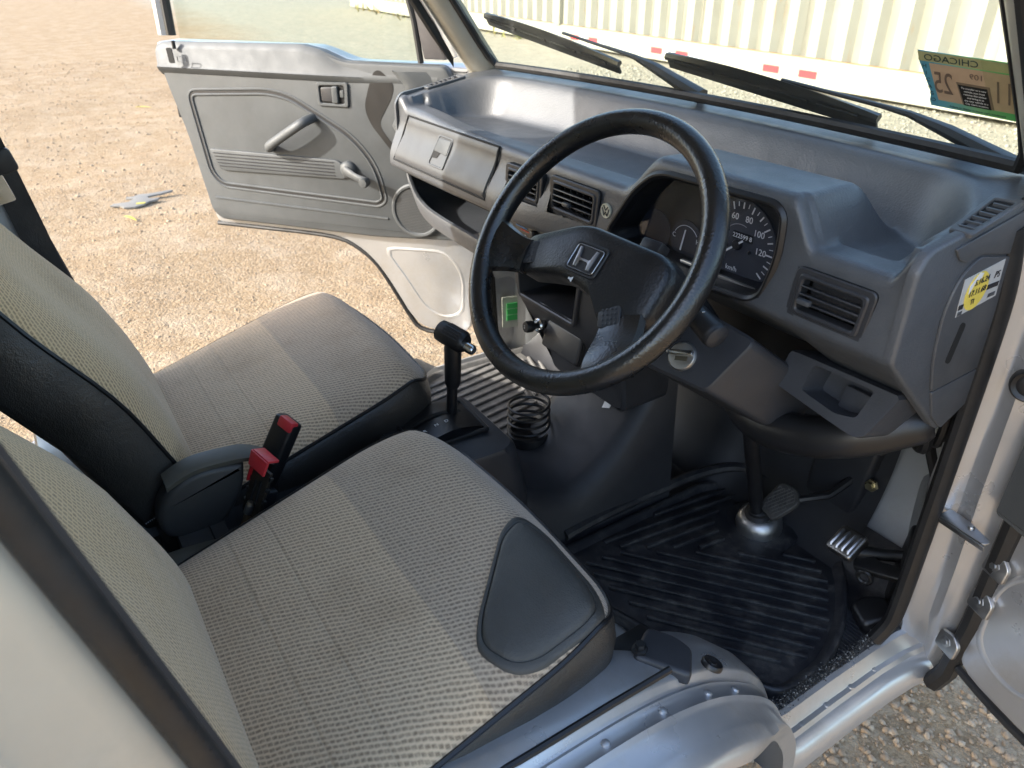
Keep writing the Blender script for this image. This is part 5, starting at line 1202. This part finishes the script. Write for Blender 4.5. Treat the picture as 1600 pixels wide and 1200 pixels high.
    # armrest band with grooves
    ab = rnd([(.812, .514), (.395, .512), (.372, .488), (.378, .462), (.776, .455), (.797, .468)], [.01, .02, .02, .01, .02, .02], 4)
    mesh("ribbed_band", *prism(ab, (fr[0] + fr[3] * .018, fr[1], fr[2], fr[3]), .006, .0025), M_trim, t)
    for i in range(5):
        z = .4685 + i * .0088; mesh("band_groove", *tube([q(.800 - (4 - i) * .004, z, .0246), q(.410, z + .001, .0246)], .0012, 5), M_dark, t)
    # inside handle
    hb = rnd([(.437, .648), (.347, .648), (.343, .709), (.437, .706)], .008); hi_ = rnd([(.428, .656), (.358, .656), (.355, .701), (.428, .698)], .006)
    h_ = mesh("door_handle", *ringprism(hb, hi_, fr, .0235, .002), M_trim, t)
    mesh("handle_pocket", *prism(hi_, (fr[0] + fr[3] * .0175, fr[1], fr[2], fr[3]), .0015), M_void, t, smooth=False)
    mesh("handle_flap", *prism(rnd([(.424, .660), (.378, .660), (.377, .697), (.424, .694)], .004), (fr[0] + fr[3] * .0175, fr[1], fr[2], fr[3]), .006, .002), M_cons, t)
    mesh("handle_flap_edge", *prism(rnd([(.392, .657), (.374, .657), (.373, .699), (.391, .698)], .004), (fr[0] + fr[3] * .0175, fr[1], fr[2], fr[3]), .009, .003), M_trim, t)
    mesh("lock_slide", *prism(rnd([(.368, .672), (.358, .672), (.357, .690), (.368, .689)], .002), (fr[0] + fr[3] * .0175, fr[1], fr[2], fr[3]), .006, .001), M_trim, t)
    # pull handle
    a, b = V((.602, .532)), V((.458, .617)); pth = [q(a.x, a.y, .018), q(*(a.lerp(b, .04)), .040), q(*(a.lerp(b, .14)), .056), q(*(a.lerp(b, .5)), .060), q(*(a.lerp(b, .86)), .056), q(*(a.lerp(b, .96)), .040), q(b.x, b.y, .018)]
    mesh("pull_handle", *tube(spline(pth, 4), .0135, 12, flat=(1, .75)), M_trim, t)
    # window crank
    c = V((.368, .488)); mesh("window_crank", *lathe([(.024, .018), (.024, .024), (.020, .030), (.012, .034), (.0001, .035)], frame(q(c.x, c.y, 0), fr[3], fr[1]), 24), M_trim, t)
    mesh("crank_arm", *tube(spline([q(c.x + .004, c.y + .002, .034), q(.345, .481, .044), q(.320, .474, .050), q(.300, .470, .050)], 4), [.012] * 5 + [.0105] * 8, 10, flat=(1, .55)), M_trim, t)
    mesh("crank_knob", *lathe([(.009, .046), (.0125, .052), (.0135, .068), (.011, .074), (.0001, .075)], frame(q(.300, .470, 0), fr[3], fr[1]), 18), M_trim, t)
    # speaker grille
    sc = frame(q(.172, .395, .016), fr[3], fr[1])
    mesh("speaker_grille", *lathe([(.074, 0), (.073, .010), (.069, .013), (.064, .0125), (.061, .009), (.0001, .009)], sc, 48), M_trim, t)
    for i in range(-13, 14):
        y = i * .0043; hw = math.sqrt(max(0, .060 ** 2 - y * y)); mesh("grille_slot", *boxf(sc, 0, y, .0092, (hw * 2, .0018, .0012)), M_dark, t, smooth=False)
    # shade inside the moulded front pocket, drawn as a flat black shape
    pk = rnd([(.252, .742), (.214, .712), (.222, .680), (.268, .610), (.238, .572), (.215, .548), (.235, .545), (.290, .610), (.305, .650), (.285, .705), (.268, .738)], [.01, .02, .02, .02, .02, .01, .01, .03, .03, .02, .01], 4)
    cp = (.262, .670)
    g = G(); g.add(loft([[q(a, b, .0188) for a, b in pk], [q(a, b, .0182) for a, b in inset(pk, .001)], [q(a, b, .0180) for a, b in inset(pk, .003)]])); g.out("pocket_shade", M_blk, t, ang=30)
    g = G(); g.add(loft([[q(s_ - .034, z_, .017), q(s_ - .040, z_, .030), q(s_ - .050, z_, .038), q(s_ - .060, z_, .040), q(s_ - .08, z_, .034), q(s_ - .13, z_, .017)] for s_, z_ in ((.252, .742), (.222, .712), (.222, .68), (.245, .645), (.262, .612), (.240, .575), (.218, .55), (.205, .52), (.20, .49))], False)); g.out("pocket_wall", M_trim, t, ang=60)
    mesh("low_moulding", *tube([q(.825, .372, .018), q(.262, .363, .018)], .0035, 6), M_trim, t)
    mesh("trim_clip", *lathe([(.009, .018), (.009, .022), (.006, .023), (.005, .020), (.0001, .020)], frame(q(.135, .692, 0), fr[3], fr[1]), 14), M_cons, t)
    mesh("lock_notch", *prism(rnd([(.848, .738), (.866, .738), (.868, .776), (.850, .776)], .005), (fr[0] + fr[3] * .043, fr[1], fr[2], fr[3]), .0022), M_void, t, smooth=False)
    mesh("lock_button", *tube([q(.853, .772, .030), q(.853, .792, .030)], .005, 10), M_blk, t)
    lo = rnd([(.838, .742), (.808, .742), (.810, .756), (.838, .756)], .002); mesh("moulded_lettering", *ringprism(lo, inset(lo, .0012), (fr[0] + fr[3] * .0435, fr[1], fr[2], fr[3]), .002, .0003), M_trim, t)
    mesh("striker_screw", *lathe([(.006, -.002), (.006, .004), (.0001, .005)], frame(q(.936, .715, -.03), fr[1], fr[3]), 10), M_blk, d)
    mesh("latch_notch", *boxf(fr, .918, .60, -.03, (.02, .03, .03), .003), M_void, d)
    return d
td = R(52)
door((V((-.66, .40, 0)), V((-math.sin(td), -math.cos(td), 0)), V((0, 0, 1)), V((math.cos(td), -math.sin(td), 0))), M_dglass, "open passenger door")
# driver door: only its lower front corner is in view
td = R(72)
dfr = (V((.668, .425, 0)), V((math.sin(td), -math.cos(td), 0)), V((0, 0, 1)), V((-math.cos(td), -math.sin(td), 0)))
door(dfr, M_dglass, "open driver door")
# ---------------------------------------------------------------- wipers outside the glass, stickers on it
def wiper(b0, b1, joint, arm1, arm2, label):
    b0, b1, joint, arm1, arm2 = map(V, (b0, b1, joint, arm1, arm2)); d = (b1 - b0).normalized(); nrm = V((0, .79, .61)); up = nrm.cross(d).normalized()
    if up.z < 0: up = -up
    rings = []
    for t in np.linspace(0, 1, 25):
        c = b0.lerp(b1, t); h = .010 + .014 * math.sin(math.pi * min(1, max(0, t))) ** .8; th = .008
        rings.append([c + up * (h) + nrm * 0, c + up * (h * .6) + nrm * th, c + nrm * th, c - up * .002, c - nrm * th * .6, c + up * (h * .6) - nrm * th * .6])
    g = G(); g.add(loft(rings)); w_ = g.out("wiper", M_blk, T, ang=30, label=label)
    mesh("wiper_blade_rubber", *boxf(frame(b0.lerp(b1, .5) - up * .010, nrm, d), 0, 0, 0, ((b1 - b0).length * .99, .019, .006), .0015), M_rub, w_)
    g = G()
    for a, b in ((.06, .27), (.31, .50), (.54, .72), (.76, .93)): g.add(boxf(frame(b0.lerp(b1, (a + b) / 2) + up * .003, nrm, d), 0, 0, -.0062, ((b - a) * (b1 - b0).length, .006, .003)))
    g.out("blade_slots", M_void, w_, smooth=False)
    mesh("wiper_arm", *tube([joint + nrm * .010 - up * .004, joint.lerp(arm1, .8) + nrm * .012, arm1 + nrm * .012, arm1.lerp(arm2, .3) + nrm * .012, arm2 + nrm * .004], [.004, .005, .007, .013, .019], 8, flat=(.7, 1)), M_blk, w_)
wiper((-.607, .395, .866), (-.196, .445, .800), (-.36, .42, .845), (-.155, .438, .812), (.0, .468, .765), "wiper on the passenger half of the windshield")
wiper((-.043, .420, .830), (.352, .460, .780), (.19, .432, .815), (.394, .452, .788), (.575, .478, .738), "wiper on the driver half of the windshield")
# city sticker, printed side out, seen from behind
sw_ = [V((.461, .329, .886)), V((.592, .331, .880)), V((.590, .378, .821)), V((.470, .372, .828))]
sx_ = (sw_[1] - sw_[0]).normalized(); sn = V((0, -.79, -.61)); sy = (sw_[0] - sw_[3]); sy = (sy - sx_ * sy.dot(sx_)); sy = (sy - sn * sy.dot(sn)).normalized()
sO = sw_[3] + sn * .003; Wd = .128; Hh = .080
sfr = (sO, sx_, sy, sx_.cross(sy)); 
if sfr[3].dot(sn) < 0: sfr = (sO, sx_, sy, -sfr[3])
def stf_(h): return (sO + sfr[3] * h, sx_, sy, sfr[3])
def sk2(p): return [(a - .012 * (b / Hh), b) for a, b in p]
k = N("sticker_border").set(Roughness=.4); sp_ = k.n("ShaderNodeSeparateXYZ"); k.l(k.coord(), sp_.inputs[0])
k.col(k.ramp(k.map(sp_.outputs[0], 0, 1, .46, .575), [(0, (.07, .25, .38)), (.25, (.12, .35, .42)), (.6, (.22, .48, .22)), (1, (.06, .42, .10))]))
stp = mesh("city_sticker", *prism(sk2([(0, 0), (Wd, 0), (Wd, Hh), (.002, Hh), (.0, Hh - .012), (.004, .02), (0, .008)]), stf_(0), .0006), k.m, T, smooth=False, label="torn blue and green city sticker on the windshield, seen from behind")
mesh("sticker_paper", *prism(sk2([(.012, .011), (.108, .011), (.108, .064), (.012, .064)]), stf_(.0007), .0003), flat("sticker_tan", (.50, .36, .24), .6), stp, smooth=False)
mesh("sticker_top", *prism(sk2([(.0, .066), (.112, .066), (.112, .079), (.002, .079)]), stf_(.0007), .0003), flat("sticker_olive", (.40, .40, .20), .6), stp, smooth=False)
mesh("sticker_notice_edge", *prism(sk2([(.042, .011), (.078, .011), (.078, .043), (.040, .043)]), stf_(.0011), .0003), flat("notice_edge", (.20, .15, .10)), stp, smooth=False)
mesh("sticker_notice", *prism(sk2([(.044, .011), (.075, .011), (.075, .040), (.042, .040)]), stf_(.0015), .0003), M_void, stp, smooth=False)
def stx(s, size, x, y, m, flip=False, sx=1.0):
    ex = sx_ * (-1 if flip else 1); p = sO + sx_ * (x - .012 * y / Hh) + sy * y + sfr[3] * .0021
    return text("sticker_print", s, size, (p, ex, sy, sfr[3] * (-1 if flip else 1)), m, stp, ext=.0001, sx=sx)
for i, s in enumerate(("To transfer to a new", "vehicle, you must", "remove this sticker", "and bring it to", "the new vehicle at a", "City Clerk location.")): stx(s, .0034, .0595, .0365 - i * .0044, M_white)
M_tx = flat("sticker_ink_dark", (.03, .06, .06)); M_tb = flat("sticker_ink_brown", (.17, .12, .09))
stx("CHICAGO", .0125, .040, .0725, M_tx, True, 1.1)
stx("109", .011, .066, .0545, M_tb, True); stx("25", .044, .024, .037, M_tb, True, .55); stx("11", .044, .093, .037, M_tb, True, .55)
for i, c in enumerate("HICAGO"): stx(c, .0075, .0065, .060 - i * .0098, M_tx)
for i, c in enumerate("CHICAGO"): stx(c, .0075, .1165, .064 - i * .0095, M_tx)
stx("Failure to display in lower right windshield", .0038, .058, .0055, M_tx)
# ---------------------------------------------------------------- floor mats (loose things)
def fmat(name, outline, zf, mat, label, ribs):
    g = G(); rm = []
    pts = rnd(outline, .03, 4)
    g.add(prism(pts, frame((0, 0, zf), (0, 0, 1)), .010, .003)); o = g.out(name, mat, None, ang=40); tag(o, label, "floor mat", "rubber floor mats")
    rg = [[V((a, b, zf + h)) for a, b in inset(pts, i_)] for i_, h in ((0, .008), (.001, .018), (.006, .021), (.012, .018), (.020, .010))]
    g = G(); g.add(loft(rg, True, (False, False))); g.out("raised_rim", mat, o, ang=60)
    for i, (a, b) in enumerate(ribs):
        mesh("rib", *boxf(frame((V(a) + V(b)) / 2, (0, 0, 1), V(b) - V(a)), 0, 0, 0, ((V(b) - V(a)).length, .0085, .009), .003), mat, o)
    return o
zf = -.006
ol = [(.150, .045), (.30, .045), (.42, .085), (.52, .125), (.598, .165), (.600, .265), (.582, .325), (.555, .385), (.510, .450), (.475, .485), (.44, .53), (.30, .525), (.19, .515), (.150, .45)]
ribs = []
def clip_ribs(poly, dr, gap, lo_, hi_):                           # parallel ribs clipped to a zone of the mat
    dr = V(dr).normalized(); nn = V((-dr.y, dr.x)); c_ = lo_
    while c_ < hi_:
        run = []; best = []
        for t in np.linspace(-.1, 1.0, 221):
            p = dr * t + nn * c_
            if inpoly(p.x, p.y, poly) and math.hypot(p.x - .312, p.y - .445) > .082: run.append(p)
            else:
                if len(run) > len(best): best = run
                run = []
        if len(best) > 8: ribs.append(((best[0].x, best[0].y, zf + .0125), (best[-1].x, best[-1].y, zf + .0125)))
        c_ += gap
clip_ribs([(.20, .085), (.40, .105), (.52, .165), (.572, .25), (.555, .335), (.49, .43), (.42, .47), (.215, .17)], (.79, .61), .0235, -.4, .5)
clip_ribs([(.172, .15), (.205, .175), (.40, .455), (.37, .505), (.20, .50), (.172, .44)], (.12, 1), .0235, -.7, .2)
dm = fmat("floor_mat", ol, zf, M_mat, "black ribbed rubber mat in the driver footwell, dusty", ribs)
g = G()                                                           # mat border lying up the toe board
up = spline([(.135, .10, .02), (.135, .20, .028), (.138, .33, .03), (.15, .45, .035), (.20, .52, .05), (.30, .535, .05), (.42, .54, .05)], 6)
g.add(tube(up, .011, 8)); g.out("mat_lip", M_mat, dm)
# small heel carpet with fine lines beside the brake pedal
hc_ = rnd([(.505, .145), (.595, .195), (.600, .40), (.55, .47), (.515, .40), (.54, .33), (.572, .26), (.565, .21)], .02, 4)
hl = mesh("heel_carpet", *prism(rnd([(.43, .10), (.598, .14), (.604, .41), (.57, .49), (.44, .52)], .02, 4), frame((0, 0, -.011), (0, 0, 1)), .005, .002), plastic("ribbed_carpet", (.030, .033, .042), .7, 500, .5), T)
for i in range(34):
    y = .165 + i * .0075; mesh("carpet_line", *boxf(frame((.575, y, -.0055), (0, 0, 1), (1, .05, 0)), 0, 0, 0, (.05, .003, .002)), M_mat, hl, smooth=False)
# grey passenger mat
rb = []
for i in range(13):
    x = -.165 - i * .030; rb.append(((x, .12 + .0 * i, .0115 + zf), (x - .035, .36, .0115 + zf)))
for i in range(9):
    y = .385 + i * .022; rb.append(((-.16, y + .02, .0115 + zf), (-.33, y - .035 , .0115 + zf))); rb.append(((-.345, y - .038, .0115 + zf), (-.53, y + .02, .0115 + zf)))
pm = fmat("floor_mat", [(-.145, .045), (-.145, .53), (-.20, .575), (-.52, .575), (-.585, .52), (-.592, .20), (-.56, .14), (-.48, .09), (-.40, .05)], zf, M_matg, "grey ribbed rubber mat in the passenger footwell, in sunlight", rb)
g = G(); g.add(loft([[(-.60, .22 + .06 * t, -.01), (-.585, .20 + .05 * t, .03 + .02 * t), (-.545, .15, .045), (-.50, .11, .04), (-.45, .08, .03), (-.40, .055, .01)] if 0 else [(-.60 + .02 * k_, y, z + .012 * math.sin(k_ * 1.3)) for k_, (y, z) in enumerate(((.24, .0), (.20, .02), (.17, .03), (.14, .035), (.12, .035), (.10, .03), (.08, .02), (.06, .01), (.05, .0)))] if t == 0 else [(-.62 + .02 * k_, y - .07, z + .05) for k_, (y, z) in enumerate(((.24, .0), (.20, .02), (.17, .03), (.14, .035), (.12, .035), (.10, .03), (.08, .02), (.06, .01), (.05, .0)))] for t in (0, 1)], False)); g.out("mat_flap", M_matg, pm)
